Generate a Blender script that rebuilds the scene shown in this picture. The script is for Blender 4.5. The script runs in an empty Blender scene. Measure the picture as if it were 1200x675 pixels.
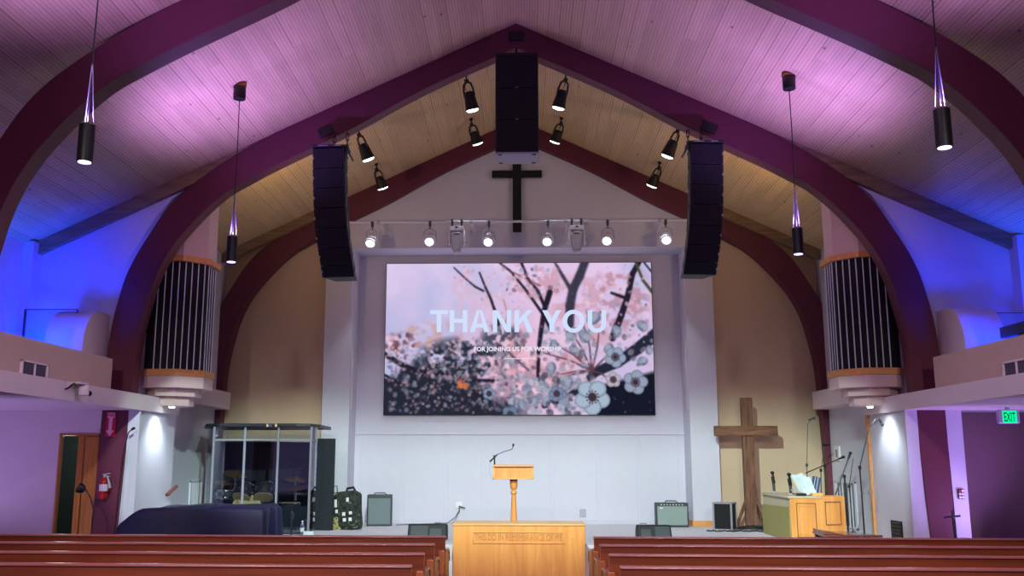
import bpy, math, random
import numpy as np
from mathutils import Vector, Matrix
random.seed(7)
SC = bpy.context.scene
COL = SC.collection
PI = math.pi

# ------------------------------------------------------------------ camera
F, PITCH, YAW, ROLL, CX, CY = 1080.0, .1713, .0346, .0017, 574.55, 352.96
CAM = Vector((.0732, 0, 1.65))
_r0 = Vector((math.cos(YAW), math.sin(YAW), 0)); _y0 = Vector((-math.sin(YAW), math.cos(YAW), 0)); _k = Vector((0, 0, 1))
_u0 = -math.sin(PITCH)*_y0 + math.cos(PITCH)*_k
FWD = math.cos(PITCH)*_y0 + math.sin(PITCH)*_k
RGT = math.cos(ROLL)*_r0 + math.sin(ROLL)*_u0
UPV = -math.sin(ROLL)*_r0 + math.cos(ROLL)*_u0
cd = bpy.data.cameras.new('camera'); cam = bpy.data.objects.new('camera', cd); COL.objects.link(cam)
cd.sensor_width = 36; cd.sensor_fit = 'HORIZONTAL'; cd.lens = 36*F/1200
cd.shift_x = (600-CX)/1200; cd.shift_y = (CY-337.5)/1200
cd.clip_start = .05; cd.clip_end = 100
M = Matrix((RGT, UPV, -FWD)).transposed().to_4x4(); M.translation = CAM; cam.matrix_world = M
SC.camera = cam

def _ray(u, v): return FWD + (u-CX)/F*RGT - (v-CY)/F*UPV
def at(u, v, y=None, z=None, x=None):          # the point of the room seen there, on a known plane
    d = _ray(u, v)
    if y is not None: t = (y-CAM.y)/d.y
    elif z is not None: t = (z-CAM.z)/d.z
    else: t = (x-CAM.x)/d.x
    return CAM + d*t

# ------------------------------------------------------------------ light and exposure
SC.view_settings.view_transform = 'Standard'; SC.view_settings.look = 'None'
SC.view_settings.gamma = 1; SC.view_settings.use_curve_mapping = False
SC.view_settings.exposure = 0.0
w = bpy.data.worlds.new('world'); SC.world = w; w.use_nodes = True
w.node_tree.nodes['Background'].inputs[0].default_value = (.50, .38, .95, 1)
w.node_tree.nodes['Background'].inputs[1].default_value = .26
SC.cycles.use_denoising = True
SC.cycles.max_bounces = 8

def spot(name, loc, target, energy, color, angle=60, blend=.5, size=.05):
    l = bpy.data.lights.new(name, 'SPOT'); l.energy = energy; l.color = color
    l.spot_size = math.radians(angle); l.spot_blend = blend; l.shadow_soft_size = size
    o = bpy.data.objects.new(name, l); COL.objects.link(o); o.location = loc
    o.rotation_euler = (Vector(target)-Vector(loc)).to_track_quat('-Z', 'Y').to_euler(); return o
def area(name, loc, target, energy, color, sx, sy):
    l = bpy.data.lights.new(name, 'AREA'); l.energy = energy; l.color = color; l.shape = 'RECTANGLE'; l.size = sx; l.size_y = sy
    o = bpy.data.objects.new(name, l); COL.objects.link(o); o.location = loc
    o.rotation_euler = (Vector(target)-Vector(loc)).to_track_quat('-Z', 'Y').to_euler(); return o
def point(name, loc, energy, color, size=.05):
    l = bpy.data.lights.new(name, 'POINT'); l.energy = energy; l.color = color; l.shadow_soft_size = size
    o = bpy.data.objects.new(name, l); COL.objects.link(o); o.location = loc; return o

MAG = (.40, .225, 1.0); PUR = (.58, .42, 1.0); BLUE = (.0, .03, 1.0); COOL = (.80, 1.0, 1.0); WARM = (1, .86, .68)
# unseen fill spots behind the camera, added to brighten the pews
for x in (-3.2, 0, 3.2):
    spot('pew_fill', (x, -1.2, 5.2), (x*1.15, 8.6, .3), 1500, (1, .88, .82), 50, .6, .12)
# stage wash from the nave ceiling, cut off just above the pulpit wall
for x0, x1, z1, e, w in ((.4, 5.4, .60, 1900, 15), (-1.4, -5.7, .45, 3000, 15)):
    spot('stage_wash', (x0, 5.5, 6.35), (x1, 16.0, z1), e, (.68, 1, .85), w, .30, .06)
spot('stage_wash', (-.25, 5.5, 6.35), (0, 16.0, .55), 5400, (.70, 1, .86), 57, .30, .026)
spot('stage_wash', (.2, 5.5, 6.35), (.05, 13.1, .45), 900, (1, .97, .86), 15, .5, .06)
for s in (-1, 1):
    spot('gallery_fill', (-s*1.5, 8.2, 6.6), (s*5.6, 10.6, 2.3), 440, (.84, .70, 1.0), 36, .9, .1)  # unseen fill spot added to brighten the balcony fascia
    spot('gallery_fill', (-s*1.5, 8.2, 6.6), (s*5.05, 13.9, 5.25), 420, (1, .62, .86), 15, .8, .1)  # unseen pink fill added for the tower shafts
area('nave_fill', (0, 5.2, 7.6), (0, 6.4, 0), 260, (.86, .66, 1.0), 7, 2.5)  # out-of-view area fill added to lift the nave side
for s in (-1, 1):
    spot('bay_fill', (s*4.0, 13.85, 5.2), (s*2.2, 16.2, 7.2), 85, (1, .70, .32), 150, 1, .05)  # warm fill added behind the arch to brighten the ceiling bay
# purple lights below the balconies, standing on the aisle floors
for s in (-1, 1):
    spot('aisle_uplight', (s*8.3, 12.4, .25), (s*7.6, 12.7, 2.4), 75 if s < 0 else 60, PUR, 130, 1, .1)
    if s > 0: spot('aisle_uplight', (6.9, 12.4, .25), (6.25, 13.3, 1.6), 190, (.52, .32, 1), 90, 1, .1)
    spot('aisle_uplight', (s*6.6, 10.5, .25), (s*6.4, 12.3, 2.37), 90, PUR, 120, 1, .1)
# blue strip lights on the balcony floors
spot('balcony_uplight', (-6.98, 13.06, 2.80), (-6.75, 13.5, 3.4), 420, BLUE, 152, 1, .2)
for s in (-1, 1): spot('balcony_uplight', (s*6.45, 12.0, 3.0), (s*6.55, 13.5, 4.2), 300, BLUE, 72, 1, .2)
spot('balcony_uplight', (7.05, 13.06, 2.78), (6.9, 13.5, 3.4), 420, BLUE, 152, 1, .08)
spot('balcony_uplight', (-7.2, 11.8, 2.85), (-7.5, 12.2, 4.1), 360, (0, .08, 1), 68, 1, .08)
spot('balcony_uplight', (7.2, 12.3, 2.85), (7.5, 12.7, 4.25), 300, (0, .07, 1), 70, 1, .08)

# ------------------------------------------------------------------ materials
def lin(c): return tuple(((x/255)/12.92 if x/255 <= .04045 else ((x/255+.055)/1.055)**2.4) for x in c)
MATS = {}
def mat(name, rgb, rough=.6, metal=0, emit=0, noise=.06, scale=6, spec=.5, bump=0, coat=0):
    m = bpy.data.materials.new(name); m.use_nodes = True; nt = m.node_tree; b = nt.nodes['Principled BSDF']
    c = lin(rgb); b.inputs['Base Color'].default_value = (*c, 1); b.inputs['Roughness'].default_value = rough
    b.inputs['Metallic'].default_value = metal; b.inputs['Specular IOR Level'].default_value = spec
    b.inputs['Coat Weight'].default_value = coat; b.inputs['Coat Roughness'].default_value = .15
    if emit:
        b.inputs['Base Color'].default_value = (0, 0, 0, 1); b.inputs['Specular IOR Level'].default_value = 0; b.inputs['Emission Color'].default_value = (*c, 1); b.inputs['Emission Strength'].default_value = emit
    elif noise:
        tc = nt.nodes.new('ShaderNodeTexCoord'); n = nt.nodes.new('ShaderNodeTexNoise'); n.inputs['Scale'].default_value = scale; n.inputs['Detail'].default_value = 4
        r = nt.nodes.new('ShaderNodeMapRange'); r.inputs[3].default_value = 1-noise*2; r.inputs[4].default_value = 1+noise*2
        mx = nt.nodes.new('ShaderNodeVectorMath'); mx.operation = 'SCALE'; mx.inputs[0].default_value = c
        nt.links.new(tc.outputs['Object'], n.inputs['Vector']); nt.links.new(n.outputs[0], r.inputs[0]); nt.links.new(r.outputs[0], mx.inputs['Scale']); nt.links.new(mx.outputs[0], b.inputs['Base Color'])
        if bump:
            n2 = nt.nodes.new('ShaderNodeTexNoise'); n2.inputs['Scale'].default_value = scale*12; bp = nt.nodes.new('ShaderNodeBump'); bp.inputs['Strength'].default_value = bump; bp.inputs['Distance'].default_value = .01
            nt.links.new(tc.outputs['Object'], n2.inputs['Vector']); nt.links.new(n2.outputs[0], bp.inputs['Height']); nt.links.new(bp.outputs[0], b.inputs['Normal'])
    MATS[name] = m; return m
def wood(name, c1, c2, axis='Z', rough=.35, scale=6, stretch=.07, coat=.2):
    """grain running along the given axis"""
    m = bpy.data.materials.new(name); m.use_nodes = True; nt = m.node_tree; b = nt.nodes['Principled BSDF']
    tc = nt.nodes.new('ShaderNodeTexCoord'); mp = nt.nodes.new('ShaderNodeMapping'); sc = [scale, scale, scale]; sc['XYZ'.index(axis)] = scale*stretch
    mp.inputs['Scale'].default_value = sc
    n = nt.nodes.new('ShaderNodeTexNoise'); n.inputs['Scale'].default_value = 3; n.inputs['Detail'].default_value = 6; n.inputs['Distortion'].default_value = .6
    r = nt.nodes.new('ShaderNodeValToRGB'); r.color_ramp.elements[0].position = .35; r.color_ramp.elements[1].position = .68
    r.color_ramp.elements[0].color = (*lin(c1), 1); r.color_ramp.elements[1].color = (*lin(c2), 1)
    nt.links.new(tc.outputs['Object'], mp.inputs[0]); nt.links.new(mp.outputs[0], n.inputs['Vector']); nt.links.new(n.outputs[0], r.inputs[0]); nt.links.new(r.outputs[0], b.inputs['Base Color'])
    b.inputs['Roughness'].default_value = rough; b.inputs['Coat Weight'].default_value = coat; b.inputs['Coat Roughness'].default_value = .2
    MATS[name] = m; return m

def ceiling_mat():
    m = bpy.data.materials.new('ceiling_boards'); m.use_nodes = True; nt = m.node_tree; b = nt.nodes['Principled BSDF']; L = nt.links
    def N(t, **k):
        n = nt.nodes.new(t)
        for a, v in k.items(): setattr(n, a, v)
        return n
    def math_(op, a, bb=None):
        n = N('ShaderNodeMath', operation=op)
        for i, q in enumerate((a, bb)):
            if q is None: continue
            if isinstance(q, (int, float)): n.inputs[i].default_value = q
            else: L.new(q, n.inputs[i])
        return n.outputs[0]
    tc = N('ShaderNodeTexCoord'); sp = N('ShaderNodeSeparateXYZ'); L.new(tc.outputs['Object'], sp.inputs[0])
    X, Y = sp.outputs[0], sp.outputs[1]
    groove = math_('LESS_THAN', math_('FRACT', math_('DIVIDE', X, .0405)), .24)
    board = math_('FLOOR', math_('DIVIDE', X, .162))
    wn = N('ShaderNodeTexWhiteNoise', noise_dimensions='1D'); L.new(board, wn.inputs['W'])
    seg = math_('FLOOR', math_('ADD', math_('DIVIDE', Y, 2.6), math_('MULTIPLY', wn.outputs['Value'], 7.3)))
    cb = N('ShaderNodeCombineXYZ'); L.new(board, cb.inputs[0]); L.new(seg, cb.inputs[1])
    w2 = N('ShaderNodeTexWhiteNoise', noise_dimensions='3D'); L.new(cb.outputs[0], w2.inputs['Vector'])
    joint = math_('MULTIPLY', math_('LESS_THAN', math_('FRACT', math_('DIVIDE', X, .162)), .055), math_('GREATER_THAN', w2.outputs['Value'], .62))
    mp = N('ShaderNodeMapping'); mp.inputs['Scale'].default_value = (9, .55, 1); L.new(tc.outputs['Object'], mp.inputs[0])
    gr = N('ShaderNodeTexNoise'); gr.inputs['Scale'].default_value = 3; gr.inputs['Detail'].default_value = 5; L.new(mp.outputs[0], gr.inputs['Vector'])
    mk = N('ShaderNodeMapping'); mk.inputs['Scale'].default_value = (2.1, 1.25, 1); L.new(tc.outputs['Object'], mk.inputs[0])
    vo = N('ShaderNodeTexVoronoi'); vo.inputs['Scale'].default_value = 1.6; vo.inputs['Randomness'].default_value = 1; L.new(mk.outputs[0], vo.inputs['Vector'])
    knot = N('ShaderNodeMapRange', clamp=True); knot.inputs[1].default_value = .045; knot.inputs[2].default_value = .085; knot.inputs[3].default_value = .42; knot.inputs[4].default_value = 1; L.new(vo.outputs['Distance'], knot.inputs[0])
    tone = math_('ADD', math_('MULTIPLY', w2.outputs['Value'], .16), math_('ADD', math_('MULTIPLY', gr.outputs[0], .34), .74))
    tone = math_('MULTIPLY', tone, knot.outputs[0])
    tone = math_('MULTIPLY', tone, math_('SUBTRACT', 1, math_('MULTIPLY', groove, .26)))
    tone = math_('MULTIPLY', tone, math_('SUBTRACT', 1, math_('MULTIPLY', joint, .5)))
    v = N('ShaderNodeVectorMath', operation='SCALE'); v.inputs[0].default_value = lin((206, 174, 136)); L.new(tone, v.inputs['Scale'])
    L.new(v.outputs[0], b.inputs['Base Color']); b.inputs['Roughness'].default_value = .6; b.inputs['Specular IOR Level'].default_value = .25
    MATS['ceiling_boards'] = m; return m
ceiling_mat()
mat('white_paint', (205, 200, 217), .75, noise=.02); mat('warm_white', (218, 198, 208), .75, noise=.02)
mat('beige_paint', (204, 176, 150), .8, noise=.02); mat('parapet_beige', (190, 160, 152), .8, noise=.02)
mat('dark_plum_paint', (118, 86, 96), .7, noise=.03)
mat('maroon', (96, 33, 56), .55, noise=.04, bump=.05); mat('maroon_soffit', (150, 84, 74), .55, noise=.04)
wood('ledger_wood', (120, 96, 74), (150, 122, 96), 'X', .7, coat=0)
mat('stage_carpet', (196, 186, 200), .95, noise=.08, scale=20, bump=.3); mat('nave_carpet', (84, 78, 92), .95, noise=.08, scale=20)
wood('pew_wood', (114, 50, 32), (142, 68, 44), 'X', .33, 5, .05, .25)
wood('pew_cap_lit', (150, 82, 80), (174, 102, 98), 'X', .3, 5, .05, .4)  # top-lit highlight put into the colour, lighter and pinker than the backs
wood('pew_end', (150, 78, 44), (186, 106, 62), 'Z', .35)
wood('oak', (212, 136, 66), (230, 158, 84), 'Z', .45, 4, .09, .1); wood('oak_dark', (178, 116, 54), (196, 132, 66), 'X', .5, 5); wood('oak_shelf', (206, 148, 90), (226, 170, 110), 'X', .4, 5)
wood('oak_band', (206, 138, 78), (224, 156, 94), 'X', .5, 5); wood('door_oak', (168, 104, 40), (196, 128, 56), 'Z', .4)
wood('rough_timber', (92, 58, 44), (136, 92, 72), 'Z', .8, 7, .12, 0); wood('rough_timber_arm', (92, 58, 44), (140, 94, 70), 'X', .8, 7, .12, 0)
mat('black', (12, 12, 16), .45, noise=0); mat('black_matte', (14, 14, 20), .85, noise=.1, scale=30); mat('near_black', (26, 27, 34), .6, noise=.1)
mat('speaker_black', (13, 13, 24), .5, noise=.1, scale=4); mat('grille_black', (7, 7, 15), .8, noise=.1, scale=40)
mat('dark_grey', (58, 62, 68), .6, noise=.1); mat('mid_grey', (120, 126, 134), .55, noise=.06); mat('amp_cloth', (138, 152, 150), .8, noise=.06, scale=60, bump=.2)
mat('amp_cloth_dark', (112, 124, 130), .8, noise=.06, scale=60, bump=.2)
mat('fixture_white', (210, 205, 225), .45, noise=.02); mat('pale_grey', (168, 162, 184), .6, noise=.04)
mat('tower_paint', (208, 176, 180), .75, noise=.02); mat('post_grey', (122, 118, 134), .5, noise=.03); mat('chrome', (220, 222, 230), .15, 1, noise=0); mat('alu', (190, 188, 200), .35, .8, noise=.03); mat('steel_wire', (170, 160, 190), .3, .9, noise=0)
mat('rod', (205, 205, 222), .4, .3, noise=.02)
mat('bulb', (236, 250, 255), emit=6); mat('lens_purple', (190, 170, 255), emit=5); mat('lens_warm', (255, 240, 235), emit=10); mat('downlight', (235, 248, 255), emit=25)
mat('navy_cloth', (13, 12, 60), .62, noise=.15, scale=3, bump=.1, spec=.5)
mat('acoustic_foam', (36, 40, 50), .95, noise=.12, scale=24, bump=.4)
mat('acrylic_roof', (24, 34, 42), .4, noise=.05)
mat('red', (178, 26, 34), .35, noise=.04); mat('label_white', (225, 222, 228), .5, noise=0); mat('sign_red', (190, 18, 60), .5, noise=.03); mat('sign_pink', (240, 170, 200), .5, noise=0)
mat('exit_green', (0, 230, 140), emit=1.6); mat('exit_case', (196, 186, 214), .4, noise=0); mat('exit_letter', (2, 120, 84), emit=.5)
mat('olive_cloth', (150, 136, 84), .9, noise=.03); mat('counter_white', (188, 172, 146), .6, noise=.03)
mat('paper', (186, 194, 200), .8, noise=.02); mat('navy_book', (52, 62, 104), .6, noise=.05)
mat('brass', (196, 158, 84), .35, .9, noise=.05); mat('cream_head', (206, 176, 120), .5, noise=.04)
mat('camo_yellow', (168, 158, 96), .9, noise=.25, scale=9); mat('bag_dark', (56, 62, 58), .9, noise=.2, scale=10)
mat('book_brown', (120, 62, 50), .5); mat('dull_screen', (20, 18, 28), .35, noise=0); mat('cable_black', (20, 20, 24), .6, noise=0)
mat('table_lacquer', (150, 96, 78), .25, coat=.6, noise=.08); mat('vent_grey', (98, 92, 112), .5, .3, noise=.05); mat('dim_ceiling', (210, 200, 150), emit=.7); mat('pale_floor', (190, 165, 110), .6)
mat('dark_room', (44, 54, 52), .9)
def camo(name, cols, scale):
    m = bpy.data.materials.new(name); m.use_nodes = True; nt = m.node_tree; b = nt.nodes['Principled BSDF']; tc = nt.nodes.new('ShaderNodeTexCoord'); n = nt.nodes.new('ShaderNodeTexNoise'); n.inputs['Scale'].default_value = scale; n.inputs['Detail'].default_value = 3
    r = nt.nodes.new('ShaderNodeValToRGB'); r.color_ramp.interpolation = 'CONSTANT'
    while len(r.color_ramp.elements) < len(cols): r.color_ramp.elements.new(.5)
    for i, c in enumerate(cols): r.color_ramp.elements[i].position = [0, .42, .52, .62][i]; r.color_ramp.elements[i].color = (*lin(c), 1)
    nt.links.new(tc.outputs['Object'], n.inputs['Vector']); nt.links.new(n.outputs[0], r.inputs[0]); nt.links.new(r.outputs[0], b.inputs['Base Color']); b.inputs['Roughness'].default_value = .9; MATS[name] = m
camo('bag_dark', [(24, 26, 28), (52, 56, 52), (34, 38, 40), (96, 98, 78)], 7); camo('camo_yellow', [(120, 116, 70), (172, 162, 104), (90, 88, 58), (190, 184, 140)], 10)
def glass(name, tint, rough=.02, alpha=.16):
    m = bpy.data.materials.new(name); m.use_nodes = True; nt = m.node_tree; nt.nodes.clear()
    o = nt.nodes.new('ShaderNodeOutputMaterial'); tr = nt.nodes.new('ShaderNodeBsdfTransparent'); tr.inputs[0].default_value = (*tint, 1)
    g = nt.nodes.new('ShaderNodeBsdfGlossy'); g.inputs['Roughness'].default_value = rough; g.inputs['Color'].default_value = (.9, .9, 1, 1)
    fr = nt.nodes.new('ShaderNodeFresnel'); fr.inputs[0].default_value = 1.5; ad = nt.nodes.new('ShaderNodeMath'); ad.operation = 'ADD'; ad.inputs[1].default_value = alpha
    mx = nt.nodes.new('ShaderNodeMixShader'); nt.links.new(fr.outputs[0], ad.inputs[0]); nt.links.new(ad.outputs[0], mx.inputs[0]); nt.links.new(tr.outputs[0], mx.inputs[1]); nt.links.new(g.outputs[0], mx.inputs[2]); nt.links.new(mx.outputs[0], o.inputs[0])
    MATS[name] = m
glass('acrylic', (.82, .86, .90), .02, .05); glass('rail_glass', (.86, .90, .96), .02, .02); glass('bottle_plastic', (.85, .93, .98), .08, .15)

# ------------------------------------------------------------------ mesh helpers
WLOC = {}
class MB:
    def __init__(s): s.v = []; s.f = []
    def add(s, vs, fs):
        n = len(s.v); s.v += [Vector(p) for p in vs]; s.f += [tuple(i+n for i in f) for f in fs]; return s
    def box(s, x0, x1, y0, y1, z0, z1):
        return s.hexa([(x0,y0,z0),(x1,y0,z0),(x1,y1,z0),(x0,y1,z0)], [(x0,y0,z1),(x1,y0,z1),(x1,y1,z1),(x0,y1,z1)])
    def hexa(s, b, t):
        return s.add(list(b)+list(t), [(3,2,1,0),(4,5,6,7),(0,1,5,4),(1,2,6,5),(2,3,7,6),(3,0,4,7)])
    def obox(s, c, size, rot=None):
        R = rot if rot is not None else Matrix.Identity(3); hx, hy, hz = (q/2 for q in size); c = Vector(c)
        P = lambda x, y, z: c + R @ Vector((x, y, z))
        return s.hexa([P(-hx,-hy,-hz),P(hx,-hy,-hz),P(hx,hy,-hz),P(-hx,hy,-hz)], [P(-hx,-hy,hz),P(hx,-hy,hz),P(hx,hy,hz),P(-hx,hy,hz)])
    def strip(s, A, B, y0, y1):     # band between two XZ outlines, thick in Y
        n = len(A); vs = [(a[0], y0, a[1]) for a in A]+[(b[0], y0, b[1]) for b in B]+[(a[0], y1, a[1]) for a in A]+[(b[0], y1, b[1]) for b in B]
        fs = []
        for i in range(n-1):
            fs += [(i, i+1, n+i+1, n+i), (2*n+i, 3*n+i, 3*n+i+1, 2*n+i+1), (i, 2*n+i, 2*n+i+1, i+1), (n+i, n+i+1, 3*n+i+1, 3*n+i)]
        fs += [(0, n, 3*n, 2*n), (n-1, 3*n-1, 4*n-1, 2*n-1)]
        return s.add(vs, fs)
    def prism(s, poly, h0, h1, ax='Z'):
        P = {'Z': lambda a, b, h: (a, b, h), 'Y': lambda a, b, h: (a, h, b), 'X': lambda a, b, h: (h, a, b)}[ax]; n = len(poly)
        vs = [P(a, b, h0) for a, b in poly]+[P(a, b, h1) for a, b in poly]
        return s.add(vs, [tuple(range(n)), tuple(range(2*n-1, n-1, -1))]+[(i, n+i, n+(i+1) % n, (i+1) % n) for i in range(n)])
    def cyl(s, p0, p1, r0, r1=None, n=16):
        return s.tube([p0, p1], [r0, r0 if r1 is None else r1], n)
    def tube(s, pts, r, n=8):
        pts = [Vector(p) for p in pts]; R = r if isinstance(r, (list, tuple)) else [r]*len(pts); vs = []; prev = None
        for i, p in enumerate(pts):
            d = (pts[min(i+1, len(pts)-1)]-pts[max(i-1, 0)]).normalized()
            if prev is None:
                a = d.orthogonal().normalized()
            else:
                a = (prev - d*prev.dot(d)); a = a.normalized() if a.length > 1e-6 else d.orthogonal().normalized()
            prev = a; b = d.cross(a)
            vs += [p + (a*math.cos(2*PI*k/n)+b*math.sin(2*PI*k/n))*R[i] for k in range(n)]
        fs = [tuple(range(n-1, -1, -1)), tuple(range(len(vs)-n, len(vs)))]
        for i in range(len(pts)-1):
            fs += [(i*n+k, i*n+(k+1) % n, (i+1)*n+(k+1) % n, (i+1)*n+k) for k in range(n)]
        return s.add(vs, fs)
    def lathe(s, prof, c, axis=(0, 0, 1), n=20):
        c = Vector(c); q = Vector((0, 0, 1)).rotation_difference(Vector(axis)).to_matrix(); vs = []
        for r, z in prof: vs += [c + q @ Vector((r*math.cos(2*PI*k/n), r*math.sin(2*PI*k/n), z)) for k in range(n)]
        m = len(prof); fs = [tuple(range(n-1, -1, -1)), tuple(range((m-1)*n, m*n))]
        for i in range(m-1): fs += [(i*n+k, i*n+(k+1) % n, (i+1)*n+(k+1) % n, (i+1)*n+k) for k in range(n)]
        return s.add(vs, fs)
    def ball(s, c, r, sx=1, sy=1, sz=1, n=12):
        m = n//2; vs = []; c = Vector(c)
        for i in range(m+1):
            t = PI*i/m; rr = max(math.sin(t), .02)
            vs += [c+Vector((r*sx*rr*math.cos(2*PI*k/n), r*sy*rr*math.sin(2*PI*k/n), r*sz*math.cos(t))) for k in range(n)]
        fs = [tuple(range(n-1, -1, -1)), tuple(range(m*n, (m+1)*n))]
        for i in range(m): fs += [(i*n+k, (i+1)*n+k, (i+1)*n+(k+1) % n, i*n+(k+1) % n) for k in range(n)]
        return s.add(vs, fs)
    def build(s, name, m, parent=None, bevel=0, smooth=35, loc=None, label=None):
        o0 = WLOC.get(parent.name, Vector()) if parent else (Vector(loc) if loc is not None else Vector())
        me = bpy.data.meshes.new(name); me.from_pydata([p-o0 for p in s.v], [], s.f); me.materials.append(MATS[m]); me.update()
        import bmesh
        bm = bmesh.new(); bm.from_mesh(me); bmesh.ops.recalc_face_normals(bm, faces=bm.faces); bm.to_mesh(me); bm.free()
        if smooth:
            me.polygons.foreach_set('use_smooth', [True]*len(me.polygons)); me.set_sharp_from_angle(angle=math.radians(smooth))
        o = bpy.data.objects.new(name, me); COL.objects.link(o)
        if parent: o.parent = parent
        elif loc is not None: o.location = loc
        WLOC[o.name] = o0.copy()
        if bevel:
            b = o.modifiers.new('bevel', 'BEVEL'); b.width = bevel; b.segments = 2; b.limit_method = 'ANGLE'; b.angle_limit = math.radians(40)
        if label: o['label'] = label
        return o
def tag(o, label, cat, group=None):
    o['label'] = label; o['category'] = cat
    if group: o['group'] = group
    return o
def thing(name, label, cat, loc, group=None):
    o = bpy.data.objects.new(name, None); COL.objects.link(o); o.location = Vector(loc); o.empty_display_size = .1; WLOC[o.name] = Vector(loc)
    return tag(o, label, cat, group)
def struct(o, label=None):
    o['kind'] = 'structure'
    if label: o['label'] = label
    return o
def rotz(a): return Matrix.Rotation(a, 3, 'Z')
def rotx(a): return Matrix.Rotation(a, 3, 'X')
def roty(a): return Matrix.Rotation(a, 3, 'Y')
def frame_rot(direction, up=(0, 0, 1)):      # local Z along direction
    z = Vector(direction).normalized(); x = Vector(up).cross(z)
    x = x.normalized() if x.length > 1e-4 else Vector((1, 0, 0)); y = z.cross(x)
    return Matrix((x, y, z)).transposed()
def text_mb(txt, width, height, pos, rot=None, depth=.004, bold=.02, mb=None):
    """letters standing in the local XZ plane, centred on pos"""
    cu = bpy.data.curves.new('t', 'FONT'); cu.body = txt; cu.size = 1; cu.extrude = 0; cu.offset = bold; cu.resolution_u = 3
    o = bpy.data.objects.new('t', cu); COL.objects.link(o); bpy.context.view_layer.update()
    me = bpy.data.meshes.new_from_object(o.evaluated_get(bpy.context.evaluated_depsgraph_get()))
    vs = [v.co.copy() for v in me.vertices]; fs = [tuple(p.vertices) for p in me.polygons]
    bpy.data.objects.remove(o); bpy.data.curves.remove(cu); bpy.data.meshes.remove(me)
    x0 = min(v.x for v in vs); x1 = max(v.x for v in vs); y0 = min(v.y for v in vs); y1 = max(v.y for v in vs)
    R = rot if rot is not None else Matrix.Identity(3); pos = Vector(pos)
    out = [pos + R @ Vector(((v.x-(x0+x1)/2)/(x1-x0)*width, 0, (v.y-(y0+y1)/2)/(y1-y0)*height)) for v in vs]
    back = [p + R @ Vector((0, depth, 0)) for p in out]
    mb = mb or MB(); n = len(out); ed = {}
    for f in fs:
        for a, b in zip(f, f[1:]+f[:1]): ed[(a, b)] = 1
    sides = [(a, b, b+n, a+n) for (a, b) in ed if (b, a) not in ed]
    return mb.add(out+back, fs+[tuple(i+n for i in reversed(f)) for f in fs]+sides)

# ------------------------------------------------------------------ the shell
RIDGE, SL = 8.36, .4705
def roofz(x): return RIDGE - SL*abs(x)
def roof_hit(u, v):
    d = _ray(u, v); s = 1 if d.x > 0 else -1
    t = (RIDGE - s*SL*CAM.x - CAM.z)/(d.z + s*SL*d.x); return CAM+d*t
EX, YF, YB = 7.42, -2.0, 18.55        # upper side walls, open end, back
struct(MB().box(-9.6, 9.6, YF, YB, -.2, 0).build('floor', 'nave_carpet', smooth=0))
for s, nm in ((-1, 'ceiling_left'), (1, 'ceiling_right')):
    A = [(0, RIDGE), (s*EX+s*.2, roofz(EX+.2))]; B = [(0, RIDGE+.3), (s*EX+s*.2, roofz(EX+.2)+.3)]
    struct(MB().strip(A, B, YF, YB).build(nm, 'ceiling_boards', smooth=0))
# glued laminated arches
OUT = [(0, 8.355), (1.5, 7.655), (2.7, 7.09), (3.55, 6.69), (4.05, 6.42), (4.45, 6.17), (4.8, 5.92), (5.09, 5.68), (5.34, 5.39), (5.54, 5.06), (5.72, 4.74), (5.87, 4.40), (5.95, 4.10), (6.03, 3.70), (6.07, 3.35), (6.08, 3.0), (6.09, 2.4), (6.11, 1.2), (6.12, 0)]
INN = [(0, 7.955), (1.38, 7.312), (2.5, 6.68), (3.2, 6.33), (3.7, 6.08), (4.14, 5.84), (4.42, 5.67), (4.70, 5.42), (4.97, 5.12), (5.17, 4.86), (5.34, 4.56), (5.46, 4.24), (5.53, 3.95), (5.60, 3.62), (5.64, 3.30), (5.655, 3.0), (5.68, 2.4), (5.72, 1.2), (5.78, 0)]
def dense(P, k=4):       # smooth the outline a little
    out = []
    for i in range(len(P)-1):
        p0, p1, p2, p3 = P[max(i-1, 0)], P[i], P[i+1], P[min(i+2, len(P)-1)]
        for j in range(k):
            t = j/k
            out.append(tuple(.5*(2*p1[c]+(p2[c]-p0[c])*t+(2*p0[c]-5*p1[c]+4*p2[c]-p3[c])*t*t+(-p0[c]+3*p1[c]-3*p2[c]+p3[c])*t**3) for c in (0, 1)))
    return out+[P[-1]]
oD, iD = dense(OUT), dense(INN)
for y, nm in ((9.3, 'nearest dark maroon laminated arch, legs outside the picture'), (13.4, 'dark maroon laminated arch at the stage front carrying the hanging loudspeakers'), (17.5, 'dark maroon laminated arch against the stage back wall')):
    A = [(-x, z) for x, z in reversed(oD)]+oD[1:]; B = [(-x, z) for x, z in reversed(iD)]+iD[1:]
    o = MB().strip(A, B, y, y+.25).build('arch_beam', 'maroon', smooth=30, bevel=.008); struct(o, nm)
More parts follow.
